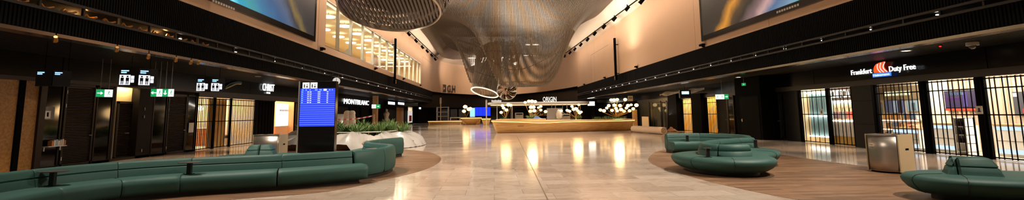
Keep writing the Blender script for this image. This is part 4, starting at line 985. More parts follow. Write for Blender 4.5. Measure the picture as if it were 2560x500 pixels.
# ================================================================== SHOP NAME SIGNS
NL = (0, 1, 0)
X = SL+.12; p = onX(655, 229, X); q = onX(684, 229, X)
t = thing('shop_name_sign', 'white lit jeweller name sign on the dark bulkhead', 'sign', (X, p.y, p.z))
text_mb(MB(), 'CHRIST', (X+.01, p.y, onX(655, 226, X).z), (0, 1, 0), (0, 0, 1), .46, q.y-p.y, .04).build('letters', emis('jeweller_sign_light', (255, 255, 255), 1.4), t)
mb = MB(); p2 = onX(668, 232, X)
for k in range(5): mb.box(X, X+.02, p2.y+k*.1-.1, p2.y+k*.1-.03, p2.z-.05, p2.z+.05)
mb.build('small_text', E_SIGN, t)
X = SL+.1; p = onX(859, 259, X); q = onX(921, 260, X)
t = thing('shop_name_sign', 'wide white lit capital name sign over the dark closed shop', 'sign', (X, p.y, p.z))
text_mb(MB(), 'MONTBLANC', (X+.01, p.y, onX(859, 259, X).z), (0, 1, 0), (0, 0, 1), .5, q.y-p.y, .05).build('letters', emis('pen_sign_light', (255, 255, 255), 1.6), t)
X = SR-.2
p = onX(2130, 188, X); q = onX(2181, 181, X)
t = thing('shop_name_sign', 'white lit travel shop lettering with red orange swoosh emblem above the bright grilles', 'sign', (X, q.y, q.z))
LT = emis('travel_sign_light', (255, 255, 255), 1.3)
text_mb(MB(), 'Frankfurt', (X-.01, p.y, onX(2130, 188, X).z), (0, -1, 0), (0, 0, 1), .21, p.y-q.y, .03).build('letters', LT, t)
p = onX(2225, 178, X); q = onX(2291, 172, X)
text_mb(MB(), 'Duty Free', (X-.01, p.y, p.z-.02), (0, -1, 0), (0, 0, 1), .21, p.y-q.y, .03).build('letters', LT, t)
p = onX(2185, 183, X); q = onX(2220, 180, X); zb_ = p.z; W_ = p.y-q.y; H_ = .4
def uv(u, v, d=0): return (X-.01-d, p.y-u*W_, zb_+v*H_)
em = crom([(.03, .02), (0, .3), (.06, .62), (.2, .86), (.42, .99), (.6, 1.02)], 4)
ed_ = crom([(.6, 1.02), (.86, 1.04), (.76, .7), (.8, .36), (1.0, .0)], 5)
ol_ = [uv(a[0], a[1]) for a in em]+[uv(a[0], a[1]) for a in ed_[1:]]+[uv(.5, -.02)]
o = MB().poly(ol_).build('red_emblem', E_RED, t); m_ = o.modifiers.new('thick', 'SOLIDIFY'); m_.thickness = .03; m_.offset = -1
for k, (u0, u1, u2, v1) in enumerate(((.36, .3, .52, .88), (.6, .5, .74, .98), (.88, .72, .97, 1.0))):
    MB().tube([uv(a[0], a[1], .015) for a in crom([(u0, v1), (u1+.02, .6), (u1+.06, .3), (u2, .0)], 4)], .012, 5).build('white_stripe', LT, t)
MB().box(X-.02, X+.02, q.y-.12, p.y+.06, zb_-.17, zb_-.02).build('blue_plate', emis('blue_plate_light', (60, 130, 230), 1.2), t)
text_mb(MB(), 'Heinemann', (X-.022, p.y+.02, zb_-.135), (0, -1, 0), (0, 0, 1), .09, p.y-q.y+.1, .006).build('letters', E_SIGN, t)
X = SR-.1
# roof sign of the bar and the gate sign on the far wall
gp = onY(1105, 231, 91.6)
t = thing('gate_sign', 'dark letters with a square arrow symbol on the far cream wall', 'sign', (-8.5, 91, 6))
k0 = min(range(len(arc)), key=lambda i: abs(arc[i].x+8.2)); dirv = (arc[k0+2]-arc[k0-2]).normalized(); dirv = Vector((dirv.x, dirv.y, 0)).normalized()
nn = Vector((dirv.y, -dirv.x, 0))
def onarc(x, y):
    d = _ray(x, y)
    P0 = arc[k0]+nn*.25; o = Vector((0, 0, EYE)); tt = (P0-o).dot(nn)/d.dot(nn); return o+d*tt
a = onarc(1118, 230); b = onarc(1138, 230); zt_ = onarc(1118, 212).z
text_mb(MB(), 'G,H', a, dirv, (0, 0, 1), zt_-a.z, (b-a).length, .03, bold=.03).build('letters', mat('dark_letters', (40, 26, 22), .5), t)
a = onarc(1104, 230); b = onarc(1115, 230)
w_ = (b-a).length; up = Vector((0, 0, 1)); H2 = zt_-a.z
q = MB().obox(a+dirv*w_*.5+up*H2*.5, dirv*w_*.5, up*H2*.5, nn*.02).build('symbol_plate', MATS['dark_letters'], t)
mb = MB(); mb.obox(a+dirv*w_*.22+up*H2*.5+nn*.03, dirv*w_*.03, up*H2*.42, nn*.01); mb.poly([a+dirv*w_*.45+up*H2*.68+nn*.03, a+dirv*w_*.75+up*H2*.5+nn*.03, a+dirv*w_*.45+up*H2*.3+nn*.03])
mb.build('arrow_mark', CREAM, q)
# small lit signs of the far shops on the left
for (x, y, w, h, lb) in ((979, 258, .0, .55, 'first small white sign past the wood column'), (1003, 259, 0, .5, 'second small white sign past the wood column'), (1052, 270, 0, .7, 'pale blue sign at the far end of the left shops'), (1063, 268, 0, .7, 'bright mint sign at the far end of the left shops')):
    X = SL+.4; p = onX(x, y, X); ww = p.y*.07 if x < 1010 else p.y*.05
    t = thing('shop_name_sign', lb, 'sign', p); mb = MB()
    MB().box(X-.06, X, p.y-ww/2, p.y+ww/2, p.z-h/2, p.z+h/2).build('board', SIGNB, t)
    for k in range(5): mb.box(X, X+.03, p.y-ww*.46+k*ww*.19, p.y-ww*.46+k*ww*.19+ww*.14, p.z-h*.32, p.z+h*.32)
    mb.build('letters', emis('far_sign_light', (235, 245, 255), 2.4) if x < 1060 else emis('far_mint_light', (190, 250, 230), 2), t)

# ================================================================== WALL FITTINGS
def vscreen(side, y0, y1, z0, z1, lb, pic):
    X = WL if side < 0 else WR; s = 1 if side < 0 else -1
    t = thing('wall_screen', lb, 'screen', (X, (y0+y1)/2, z0)); b = .3
    MB().box(min(X, X+s*.14), max(X, X+s*.14), y0, y1, z0, z1).build('frame', BLACKGLOSS, t)
    MB().box(min(X+s*.14, X+s*.15), max(X+s*.14, X+s*.15), y0+b, y1-b, z0+b, z1-b).build('picture', pic, t); return t
def scenic(name, y0, y1, z0, z1, flip):
    m = mat(name, (10, 10, 10), .4); nt, b = nodes_of(m); L = nt.links.new
    g = nt.nodes.new('ShaderNodeNewGeometry'); sp = nt.nodes.new('ShaderNodeSeparateXYZ'); L(g.outputs['Position'], sp.inputs[0])
    def rng_(o, a, b_): r = nt.nodes.new('ShaderNodeMapRange'); r.inputs['From Min'].default_value = a; r.inputs['From Max'].default_value = b_; L(o, r.inputs['Value']); return r.outputs['Result']
    u = rng_(sp.outputs['Y'], y1, y0); v = rng_(sp.outputs['Z'], z0, z1)     # u: 0 at the far end
    def M_(op, a, b_): 
        n = nt.nodes.new('ShaderNodeMath'); n.operation = op
        for i, q in enumerate((a, b_)):
            if isinstance(q, (int, float)): n.inputs[i].default_value = q
            else: L(q, n.inputs[i])
        return n.outputs[0]
    nz = nt.nodes.new('ShaderNodeTexNoise'); nz.inputs['Scale'].default_value = .9; nz.inputs['Detail'].default_value = 6; L(g.outputs['Position'], nz.inputs['Vector'])
    w = M_('ADD', M_('SUBTRACT', u, M_('MULTIPLY', v, .35)), M_('MULTIPLY', M_('SUBTRACT', nz.outputs['Fac'], .5), .10))
    if flip: stops = [(.0, (20, 18, 16)), (.08, (34, 28, 22)), (.15, (215, 140, 40)), (.22, (70, 50, 28)), (.28, (30, 26, 24)), (.36, (120, 96, 98)), (.42, (196, 156, 152)), (.47, (72, 108, 146)), (.56, (120, 152, 176)), (.64, (30, 176, 180)), (1, (16, 140, 150))]
    else: stops = [(.0, (26, 28, 36)), (.05, (36, 40, 48)), (.1, (120, 100, 52)), (.15, (40, 46, 58)), (.22, (70, 90, 120)), (.3, (38, 84, 130)), (.42, (44, 120, 160)), (.5, (56, 150, 156)), (.56, (14, 160, 196)), (.61, (130, 236, 250)), (.66, (16, 150, 196)), (1, (60, 140, 160))]
    c = ramp(nt, w, stops); L(c, b.inputs['Emission Color']); b.inputs['Emission Strength'].default_value = .85; return m
Rz0 = onX(1755, 104, WR-.1); vscreen(1, 12.5, Rz0.y, Rz0.z, 9.9, 'huge landscape video screen high on the right cream wall', scenic('right_scene', 12.5, Rz0.y, Rz0.z, 9.9, True))
Lz0 = onX(787, 105, WL+.1); vscreen(-1, 13.5, Lz0.y, Lz0.z, 9.9, 'huge blue landscape video screen high on the left cream wall', scenic('left_scene', 13.5, Lz0.y, Lz0.z, 9.9, False))
for side, (px, py) in ((-1, (560, 13)), (1, (1968, 22))):
    X = (WL+.15) if side < 0 else (WR-.15); p = onX(px, py, X); t = thing('screen_badge', f'small pale lettering on the lower edge of the {"blue left" if side < 0 else "right"} video screen', 'lettering', p)
    for k in range(9): MB().box(X-.012, X+.012, p.y-.75+k*.17, p.y-.75+k*.17+.11, p.z-.04, p.z+.05).build('letter', mat('badge_white', (200, 196, 190), .5), t)
for side, (px, y0, y1) in ((1, (1540, 93, 197)), (-1, (987, 95, 206))):
    X = WR-.35 if side > 0 else WL+.35; a = onX(px, y0, X); b = onX(px, y1, X); s = -side
    t = thing('wall_pole', f'tall slim black bar standing off the {"right" if side > 0 else "left"} cream wall{"" if side > 0 else " before the windows"}', 'wall bar', (X, b.y, b.z))
    MB().box(X-.1, X+.1, b.y-.14, b.y+.14, b.z, a.z).build('bar', BLACK, t, bevel=.01); MB().box(X-.12, X+.12, b.y-.17, b.y+.17, b.z-.12, b.z+.25).build('foot_cap', BLACKGLOSS, t)
    for z in (b.z+.5, a.z-.7): MB().box(min(X, X+side*.36), max(X, X+side*.36), b.y-.04, b.y+.04, z, z+.08).build('bracket', BLACK, t)
def spot(nm, lb, c, d, r, L_, group, base):
    t = thing(nm, lb, 'spotlight', c, group); c = Vector(c); d = Vector(d).normalized()
    MB().tube([c-d*L_*.5, c+d*L_*.5], [r*.85, r], 10).build('housing', BLACK, t); MB().tube([c, c+Vector(base)], r*.25, 6).build('bracket', BLACK, t)
    MB().tube([c+d*L_*.5, c+d*(L_*.5+.01)], r*.8, 10).build('lens', emis('spot_lens_light', (255, 226, 180), 2), t); return t
pr = None
for side, lst in ((1, [(1604, 3), (1568, 21), (1536, 47), (1510, 67), (1487, 84), (1469, 99), (1452, 112), (1437, 123), (1425, 132), (1412, 140)]), (-1, [(1022, 85), (1040, 102), (1056, 118), (1068, 128), (1079, 138), (1088, 148), (1099, 155)])):
    X = WR-.95 if side > 0 else WL+.75
    for (x, y) in lst:
        p = onX(x, y, X); zz = 11.25 if side > 0 else 12.0
        spot('track_spotlight', f'black spotlight on the ceiling track above the {"right" if side > 0 else "left"} cream wall', (X, p.y, p.z), (-side*.6, .35, -.7), .17, .5, f'track spotlights above the {"right" if side > 0 else "left"} wall', (0, 0, .35))
for side in (1, -1):
    lst = [(1604, 3), (1412, 140)] if side > 0 else [(1022, 85), (1099, 155)]; X = WR-.95 if side > 0 else WL+.75
    a = onX(*lst[0], X); b = onX(*lst[1], X)
    tag(MB().tube([a+Vector((0, -6, .3)), a+Vector((0, 0, .35)), b+Vector((0, -1, .35))], .06, 6).build('lighting_track', BLACK), f'black lighting track under the ceiling edge of the {"right" if side > 0 else "left"} wall', 'track')
for side, lst in ((1, [(1755, 113), (1590, 167), (1511, 194), (1460, 211), (1430, 221)]), (-1, [(807, 122), (940, 171), (1010, 197), (1052, 213)])):
    X = WR-.16 if side > 0 else WL+.16
    for k, (x, y) in enumerate(lst):
        p = onX(x, y, X); t = thing('wall_floodlight', f'small black floodlight at the foot of the {"right" if side > 0 else "left"} cream wall, {("nearest", "second nearest", "third nearest", "fourth nearest", "fifth nearest")[k]} to the camera', 'floodlight', p, f'floodlights along the {"right" if side > 0 else "left"} wall foot')
        MB().box(p.x-.1, p.x+.1, p.y-.22, p.y+.22, p.z-.05, p.z+.07).build('housing', BLACK, t, bevel=.015); MB().box(min(p.x, p.x+side*.16), max(p.x, p.x+side*.16), p.y-.05, p.y+.05, p.z-.12, p.z-.05).build('bracket', BLACK, t); MB().box(p.x-.08, p.x+.08, p.y-.2, p.y+.2, p.z+.07, p.z+.075).build('lens', mat('flood_lens', (120, 110, 100), .2), t)
# soffit fittings
def downlight(lb, x, y, z, on=True, r=.1):
    t = thing('downlight', lb, 'lamp', (x, y, z)); MB().lathe([(r*.8, -.004), (r, -.012), (r*1.15, -.004), (r*1.15, .0)], (x, y, z), 20).build('trim_ring', WHITE, t)
    MB().lathe([(.005, -.006), (r*.8, -.006), (r*.8, -.002), (.005, -.002)], (x, y, z), 20).build('lens', E_WARM if on else WHITE, t)
for (x, y, w) in ((2265, 127, 'over the bright right shop'), (1846, 193, 'left of the black pillar')): p = onZ(x, y, ZR-.0); downlight('round pale downlight in the black soffit '+w, p.x, p.y, ZR, True, .14)
p = onZ(645, 191, ZL); downlight('round pale downlight in the black soffit before the jeweller sign', p.x, p.y, ZL, False, .13)
p = onZ(2430, 104, ZR); t = thing('dome_camera', 'pale dome security camera hanging under the right soffit', 'camera', (p.x, p.y, ZR))
MB().lathe([(.12, 0), (.15, -.03), (.15, -.12), (.01, -.13)], (p.x, p.y, ZR), 20).build('housing', mat('camera_grey', (186, 176, 164), .4), t, smooth=True); MB().ball((p.x, p.y, ZR-.13), .095, 16, 10).build('dome', mat('camera_dome', (60, 56, 54), .1), t, smooth=True)
p = onZ(2350, 112, ZR); t = thing('smoke_detector', 'tiny detector with a red light under the right soffit', 'detector', (p.x, p.y, ZR)); MB().lathe([(.05, 0), (.05, -.03), (.01, -.035)], (p.x, p.y, ZR), 14).build('base', BLACK, t); MB().ball((p.x, p.y, ZR-.045), .028, 8, 6).build('red_light', emis('red_led_light', (255, 20, 10), 4), t)
t0 = None
for k, (x, y) in enumerate(((372, 139), (441, 147), (478, 154), (293, 120), (140, 94), (497, 154))):
    p = onZ(x, y-3, ZL-.2); t = thing('eyeball_spotlight', ('gold lit spotlight, first of the row over the toilet signs', 'gold lit spotlight, middle of the row over the toilet signs', 'gold lit spotlight before the jeweller toilet sign', 'small pale spotlight over the nearest exit sign', 'small pale spotlight nearest to the camera under the left soffit', 'gold lit spotlight nearest the jeweller sign')[k], 'spotlight', (p.x, p.y, ZL-.1), 'spotlights under the left soffit edge')
    MB().tube([(p.x, p.y, ZL-.09), (p.x, p.y, ZL-.2)], .012, 6).build('stem', BLACK, t); MB().tube([(p.x+.05, p.y-.06, ZL-.22), (p.x-.05, p.y+.05, ZL-.3)], [.035, .05], 10).build('housing', mat('gold_spot', (190, 140, 66), .3, .7), t); MB().ball((p.x-.055, p.y+.055, ZL-.305), .035, 8, 6).build('lens', E_WARM, t)
mb = MB(); X = WR+.2
for k in range(24):
    y = 10+k*1.15*2
    if y > 60: break
    o = tag(MB().lathe([(.01, 0), (.05, 0), (.05, .02), (.01, .02)], (WR-.0+.12, y, 4.3), 10).build('slot_lamp', E_WHITE), 'tiny white lamp in the slot of the right black fascia', 'lamp', 'tiny slot lamps on the right')
for k in range(16):
    y = 16+k*3.4
    o = tag(MB().lathe([(.01, 0), (.045, 0), (.045, .02), (.01, .02)], (WL-.12, y, 4.34), 10).build('slot_lamp', E_WHITE), 'tiny white lamp in the slot of the left black fascia', 'lamp', 'tiny slot lamps on the left')
# ================================================================== PLANTER ISLAND UNDER A SHEET
rng = random.Random(21)
pt = thing('planter_bench', 'low curved wooden planter bench under a draped white plastic sheet beyond the flight board', 'planter', (-7, 25, 0))
pl = crom(V2([(-10.3, 22.6), (-8.5, 22.0), (-6.5, 21.9), (-5.0, 22.5), (-4.15, 23.7), (-3.85, 25.2), (-4.1, 26.8), (-5.2, 28.0), (-7.2, 28.8), (-9.4, 28.9), (-10.8, 27.6), (-11.0, 24.6)]), 10, True)
loft(MB(), pl, [(.4, .0), (.36, .04), (.34, .24), (.36, .3), (1.3, .5), (1.3, .4)]).build('bench', grain('planter_wood', (120, 84, 58), (156, 114, 80), .45, (1, 1, 6), 2), pt, smooth=True, angle=50)
loft(MB(), inset(pl, 1.35), [(0, .38), (0, .55), (.06, .56), (.07, .48)]).build('soil', SOIL, pt)
n2 = normals2(pl, True); m_ = len(pl); rows = []
for i in range(m_+1):
    k = i % m_; p, q = pl[k], n2[k]; east = max(0, (p.x+7.2)/1.2)
    peak = .60+.22*abs((k/9.0) % 2-1); R = []
    for j in range(9):
        t = j/8; d = 1.45-1.5*t-(.05 if east > .3 else 0)
        low = .02 if east > .35 else .3
        z = peak*(1-t)**(.6+.25*sin(k*.9))*1.0+low*t+.045*sin(k*.9+4*t)*(1-t)*t*4+.02*sin(k*2.3+j)
        sag = (.12*sin(k*.55+1.6)+.05*sin(k*1.7))*sin(pi*t)
        R.append((p.x+q.x*(d-sag*.6), p.y+q.y*(d-sag*.6), max(low*.9, z-sag)))
    rows.append(R)
o = MB().grid(rows).build('plastic_sheet', SHEET, pt, smooth=True, angle=80)
mb = MB(); mb.tube([(p.x+q.x*1.45, p.y+q.y*1.45, .8) for p, q in zip(pl, n2)], .022, 6, closed=True); mb.build('cord', WHITE, pt)
ip = inset(pl, 1.5)
for k in range(0, m_, 12): p = ip[k]; MB().tube([(p.x, p.y, .4), (p.x, p.y, .84)], .02, 6).build('stake', WOODL, pt)
def leafclump(name, m, n, h, spread, lw, seed, bend=.5):
    r = random.Random(seed); mb = MB()
    for k in range(n):
        a = r.uniform(0, 2*pi); L_ = h*r.uniform(.55, 1.05); s = spread*r.uniform(.3, 1); x0, y0 = r.uniform(-.1, .1), r.uniform(-.1, .1)
        d = Vector((cos(a), sin(a), 0)); t_ = Vector((-d.y, d.x, 0)); rows = []
        for j in range(5):
            u = j/4; c = Vector((x0, y0, 0))+d*s*u**1.5+Vector((0, 0, L_*(u-bend*u*u*.5))); w = lw*sin(pi*min(.97, u*.92+.08))
            rows.append([c-t_*w, c+Vector((0, 0, w*.4)), c+t_*w])
        mb.grid(rows)
    return mb
protos = [leafclump('x', LEAF, 70, .85, .55, .022, 1), leafclump('x', LEAF2, 60, .7, .6, .03, 2), leafclump('x', LEAF, 80, .95, .45, .016, 3)]
pr_obj = {}
for k in range(34):
    a = rng.uniform(-10.2, -4.9); y = rng.uniform(23.4, 27.4)
    if a > -5.6 and y > 26.4: continue
    c = k % 3; nm = ('leafy_shrub', 'fern', 'grass_clump')[c]; lb = ('bushy green shrub', 'dark green fern', 'slender green grass clump')[c]+' in the sheet covered planter beyond the flight board'
    if c not in pr_obj:
        t = thing(nm, lb, 'plant', (a, y, .52), lb.split(' in ')[0]+'s in the planter'); q = protos[c]; q.v = [(x+a, yy+y, z+.52) for x, yy, z in q.v]; q.build('foliage', (LEAF, LEAF2, LEAF)[c], t)
        MB().tube([(a, y, .5), (a, y, .75)], .02, 5).build('stem', mat('stem_brown', (84, 70, 40), .7), t); pr_obj[c] = t
    else: t = dup(pr_obj[c], (a, y, .52), rng.uniform(0, 6))
    s = rng.uniform(.95, 1.35); t.scale = (s, s, s)
# barrier tape with two posts
a = Vector((-9.9, 29.6, 1.42)); b = Vector((-7.9, 30.6, 1.62))
for k, p in enumerate((Vector((-10.4, 29.4, 0)), b)):
    t = thing('tape_post', f'thin metal post holding the {"left" if k == 0 else "right"} end of the red and white tape', 'post', (p.x, p.y, 0)); MB().tube([(p.x, p.y, .02), (p.x, p.y, 1.7)], .025, 8).build('pole', ALU, t); MB().lathe([(.18, 0), (.18, .02), (.03, .05)], (p.x, p.y, 0), 16).build('foot', BLACK, t)
t = thing('barrier_tape', 'red and white striped barrier tape strung behind the planter', 'tape', (-9, 30, 1.4)); A = Vector((-10.4, 29.4, 1.42))
n = 16
for k in range(n):
    P = [A.lerp(b, (k+e)/n)+Vector((0, 0, -.12*sin(pi*(k+e)/n))) for e in (0, 1)]
    MB().grid([[P[0]-Vector((0, 0, .04)), P[0]+Vector((0, 0, .04))], [P[1]-Vector((0, 0, .04)), P[1]+Vector((0, 0, .04))]]).build(*(('red_band', mat('tape_red', (206, 70, 56), .5)) if k % 2 else ('white_band', WHITE)), t)
# wrapped pale chairs behind the tape
for k, px in enumerate((868, 880)):
    Y = 33.0; p = onY(px, 290, Y); t = thing('covered_chair', f'tall pale covered seat with rounded top behind the planter, {"left" if k == 0 else "right"} of the pair', 'covered seat', (p.x, Y, 0))
    MB().rings([[(p.x+sx*w, Y+sy*d, z) for sx, sy in ((-1, -.6), (-.6, -1), (.6, -1), (1, -.6), (1, .6), (.6, 1), (-.6, 1), (-1, .6))] for w, d, z in ((.3, .3, .02), (.31, .32, .5), (.26, .2, .9), (.25, .18, 1.3), (.21, .15, 1.62), (.19, .14, 1.68), (.21, .15, 1.74), (.2, .14, 1.88), (.13, .1, 1.97), (.03, .03, 1.99))]).build('cover', mat('ivory_cover', (206, 194, 176), .6), t, smooth=True, angle=70)
    MB().box(p.x-.32, p.x-.26, Y-.3, Y+.25, .3, .75).build('armrest', WHITE, t, bevel=.02); MB().box(p.x+.26, p.x+.32, Y-.3, Y+.25, .3, .75).build('armrest', WHITE, t, bevel=.02)
t = thing('frosted_screen', 'pale translucent standing panel left of the covered seats behind the planter', 'panel', (-12.4, 34, 0)); p = onY(852, 295, 34); MB().box(p.x-.25, p.x+.25, 34, 34.04, .1, 1.75).build('panel', mat('pale_acrylic', (150, 152, 146), .3), t); MB().box(p.x-.3, p.x+.3, 33.8, 34.24, 0, .1).build('foot', ALU, t)
t = thing('vase', 'round ivory vase with yellow base at the left end of the planter', 'vase', (-10.6, 29, 0)); p = onY(847, 305, 30); MB().lathe([(.1, .5), (.2, .65), (.26, .9), (.2, 1.15), (.1, 1.25), (.12, 1.3)], (p.x, 30, 0), 16).build('bowl', mat('ivory_vase', (220, 206, 176), .4), t, smooth=True); MB().box(p.x-.3, p.x+.3, 29.8, 30.2, 0, .5).build('base', mat('amber_base', (196, 140, 60), .5), t)

# ================================================================== THE BAR IN THE MIDDLE
bc = thing('bar_counter', 'long boat shaped pale wood bar counter with a glowing top edge mid hall', 'counter', (7, 41, 0))
ol = crom(V2([(-.15, 39.2), (.4, 38.75), (2.5, 38.6), (5, 38.85), (8, 39.4), (11, 40.25), (12.4, 40.95), (13.0, 42.0), (13.1, 43.6), (12.5, 44.6), (11.9, 43.9), (11.2, 43.0), (9, 42.0), (6, 41.4), (3, 41.0), (.8, 40.7), (-.05, 40.1)]), 8, True)
nn2 = normals2(ol, True)
def zt_of(p): return 1.0+.10*max(0, 1-max(0, p.x)/3.2)-.07*math.exp(-((p.x-4.2)/1.3)**2)
def lof2(prof, m, nm, par, **k):
    return MB().rings([[(p.x+q.x*d, p.y+q.y*d, (zt_of(p)+z) if z > -.3 else zt_of(p)*0+(z+1.0)) for p, q in zip(ol, nn2)] for d, z in prof]).build(nm, m, par, **k)
lof2([(.50, -.995), (.42, -.95), (.28, -.7), (.06, -.2), (.02, -.09)], WOODY, 'body', bc, smooth=True, angle=50)
lof2([(.02, -.09), (-.03, -.075), (-.03, -.012), (0, 0), (.2, 0)], WOODL, 'worktop', bc, smooth=True, angle=50)
mb = MB(); front = [i for i, p in enumerate(ol) if nn2[i].y > -.2 or p.x > 13]
mb.tube([(ol[i].x-nn2[i].x*.012, ol[i].y-nn2[i].y*.012, zt_of(ol[i])-.115) for i in range(len(ol))], .022, 5, closed=True); mb.build('light_line', emis('counter_light', (255, 206, 120), 3), bc)
MB().box(.5, 2.6, 38.56, 38.6, .66, .675).box(2.0, 2.5, 38.55, 38.6, .56, .6).build('drawer_line', mat('wood_shadow_line', (110, 70, 36), .6), bc)
# upper tier at the left end
t = thing('bar_ledge', 'raised pale wood ledge on the left half of the bar counter', 'ledge', (2, 40, 1)); tl = crom(V2([(.3, 39.6), (2.0, 39.4), (4.2, 39.9), (4.4, 40.4), (2.2, 40.4), (.5, 40.3)]), 6, True)
loft(MB(), tl, [(.05, .98), (0, 1.05), (0, 1.12), (.03, 1.16)]).build('top', WOODL, t, smooth=True, angle=50)
# roof over the bar
YB = 55.0; ca = onY(1228, 256, YB); cb = onY(1474, 257, YB)
rf = thing('bar_canopy', 'long flat white roof on slim posts over the bar in the middle', 'canopy', ((ca.x+cb.x)/2, YB, 2.7))
ro_ = crom(V2([(ca.x, YB-.6), (ca.x+3, YB-1), (cb.x-3, YB-1), (cb.x-.4, YB-.3), (cb.x+.2, YB+1.5), (cb.x-.6, YB+3.6), (cb.x-4, YB+4), (ca.x+2, YB+4), (ca.x-.2, YB+2.5)]), 6, True)
loft(MB(), ro_, [(.1, 2.68), (0, 2.74), (0, 2.92), (.08, 2.98)]).build('roof_slab', mat('canopy_grey', (196, 190, 180), .5), rf, smooth=True, angle=40)
MB().tube([(p.x, p.y, 2.66) for p in inset(ro_, .35)], .03, 5, closed=True).build('light_line', emis('roof_edge_light', (255, 222, 170), 1.2), rf)
for x in (.4, 2.2, 4.6, 7.4, 8.8, 10.4):
    for y in (YB-.3, YB+3.2): MB().tube([(x, y, 0), (x, y, 2.7)], .05, 8).build('post', ALU, rf)
t = thing('bar_roof_sign', 'pale capital letter sign standing on the bar roof', 'sign', (6.5, YB-.8, 3)); p = onY(1357, 251, YB-.8); q = onY(1391, 251, YB-.8)
text_mb(MB(), 'ORIGIN', (p.x, YB-.8, 3.0), (1, 0, 0), (0, 0, 1), .56, q.x-p.x, .06).build('letters', emis('roof_sign_light', (250, 240, 226), 1.3), t); MB().box(p.x, q.x, YB-.78, YB-.74, 2.96, 3.02).build('rail', ALU, t)
t = thing('bar_roof_sign', 'small pale lettering on the left end of the bar roof', 'sign', (0, YB-.6, 3)); p = onY(1229, 256, YB-.7); q = onY(1254, 256, YB-.7); mb = MB()
for k in range(9): w = (q.x-p.x)/9; mb.box(p.x+k*w, p.x+k*w+w*.7, YB-.72, YB-.68, 3.0, 3.0+.22+.05*(k % 3 == 0))
mb.build('letters', emis('roof_small_sign_light', (236, 224, 208), .9), t); MB().box(p.x, q.x, YB-.7, YB-.66, 2.96, 3.01).build('rail', ALU, t)
t = thing('back_bar', 'low steel back bar with shelves under the white bar roof', 'counter', (5, YB+2, 0)); MB().box(.8, 10.2, YB+1.6, YB+2.3, 0, .95).build('body', mat('bar_dark', (60, 54, 50), .4), t, bevel=.01); MB().box(.7, 10.3, YB+1.55, YB+2.35, .95, 1.0).build('top', STEEL, t)
for z in (1.35, 1.75): MB().box(4.6, 7.8, YB+1.9, YB+2.25, z, z+.03).build('shelf', WOODL, t)
for x in (4.6, 6.2, 7.77): MB().box(x, x+.03, YB+1.9, YB+2.25, 1, 2.1).build('upright', BLACK, t)
bo = None; rng = random.Random(9)
for z in (1.38, 1.78):
    for k in range(14):
        c = k % 3
        if bo is None or c not in bo:
            bo = bo or {}; o = MB().lathe([(.05, 0), (.055, .02), (.055, .17), (.02, .23), (.02, .3), (.01, .3)], (0, 0, 0), 8).build('bottle', mat(f'bottle_tint_{c}', ((190, 150, 80), (90, 110, 70), (200, 196, 186))[c], .2), smooth=True); bo[c] = o
        else: o = bo[c].copy(); C.objects.link(o)
        o.location = (4.75+k*.21, YB+2.07, z); tag(o, ('amber', 'green', 'clear pale')[c]+' bottle on the back bar shelves under the white roof', 'bottle', ('amber', 'green', 'pale')[c]+' back bar bottles')
def coffee(lb, px, y, z0):
    p = onY(px, 290, y); x = p.x; t = thing('coffee_machine', lb, 'coffee machine', (x, y, z0))
    MB().box(x-.35, x+.35, y-.22, y+.22, z0+.02, z0+.5).build('body', STEEL, t, bevel=.03); MB().box(x-.3, x+.3, y-.3, y-.2, z0+.02, z0+.1).build('drip_tray', ALU, t); MB().box(x-.28, x+.28, y-.26, y-.2, z0+.36, z0+.46).build('control_panel', BLACK, t)
    for k in (-.15, .15): MB().tube([(x+k, y-.25, z0+.36), (x+k, y-.25, z0+.22)], .03, 8).build('spout', ALU, t)
    MB().box(x-.33, x+.33, y-.2, y+.2, z0+.5, z0+.54).build('cup_rail', ALU, t)
coffee('steel coffee machine on the bar counter below the roof', 1298, 40.3, 1.16); coffee('dark steel machine at the right part of the bar counter', 1415, 41.0, 1.01)
p = onY(1352, 292, 40.6); t = thing('blue_cloth', 'crumpled blue cloth lying on the bar counter', 'cloth', (p.x, 40.6, 1.0)); rows = [[(p.x-.9+i*.2, 40.3+j*.16, 1.0+.02+.42*math.exp(-((i-3)**2+(j-2)**2)/3)*(1+.3*sin(i*2.1+j*1.7))) for j in range(5)] for i in range(10)]; MB().grid(rows).build('fabric', mat('blue_fabric', (88, 110, 150), .8), t, smooth=True)
t = thing('display_board', 'grey display panel with a pale arched picture behind the bar', 'panel', (8.8, 53, 0)); p = onY(1380, 285, 53); q = onY(1400, 270, 53); MB().box(p.x-.6, q.x+.3, 53, 53.06, 0, 2.2).build('panel', mat('silver_grey', (150, 146, 142), .5), t); MB().lathe([(.02, .9), (.3, 1.0), (.36, 1.5), (.2, 1.95), (.02, 2.05)], (q.x-.15, 53, 0), 16).build('pale_shape', mat('ivory_shape', (232, 220, 200), .5), t, smooth=True)

# clusters of globe lamps
GL = emis('globe_lamp_light', (255, 206, 140), 3.0)
def lamptree(lb, px, py_base, Y, globes, trunk=True, r=.19, mw=WOODL):
    p0 = onY(px, py_base, Y); t = thing('globe_lamp_tree', lb, 'lamp', (p0.x, Y, 0)); hub = Vector((p0.x, Y, 1.15))
    MB().lathe([(.35, 0), (.35, .05), (.06, .1)], (p0.x, Y, 0), 16).build('foot', BLACK, t); MB().tube([(p0.x, Y, .05), tuple(hub)], .05, 8).build('trunk', mw, t)
    for k, (x, y, s) in enumerate(globes):
        c = onY(x, y, Y+((k*37) % 7-3)*.12); MB().tube(crom([hub, hub.lerp(c, .5)+Vector((0, 0, -.1)), c-Vector((0, 0, r*s*.7))], 4), .015, 5).build('branch', mat('brass_branch', (176, 136, 80), .3, .8), t)
        MB().ball(tuple(c), r*s, 12, 8, .8).build('globe', GL, t, smooth=True)
    z = sum(onY(x, y, Y).z for x, y, s in globes)/len(globes); lamp('globe_tree_glow', 'POINT', (p0.x, Y-.9, z+.2), 8*len(globes), (255, 206, 140), .5)
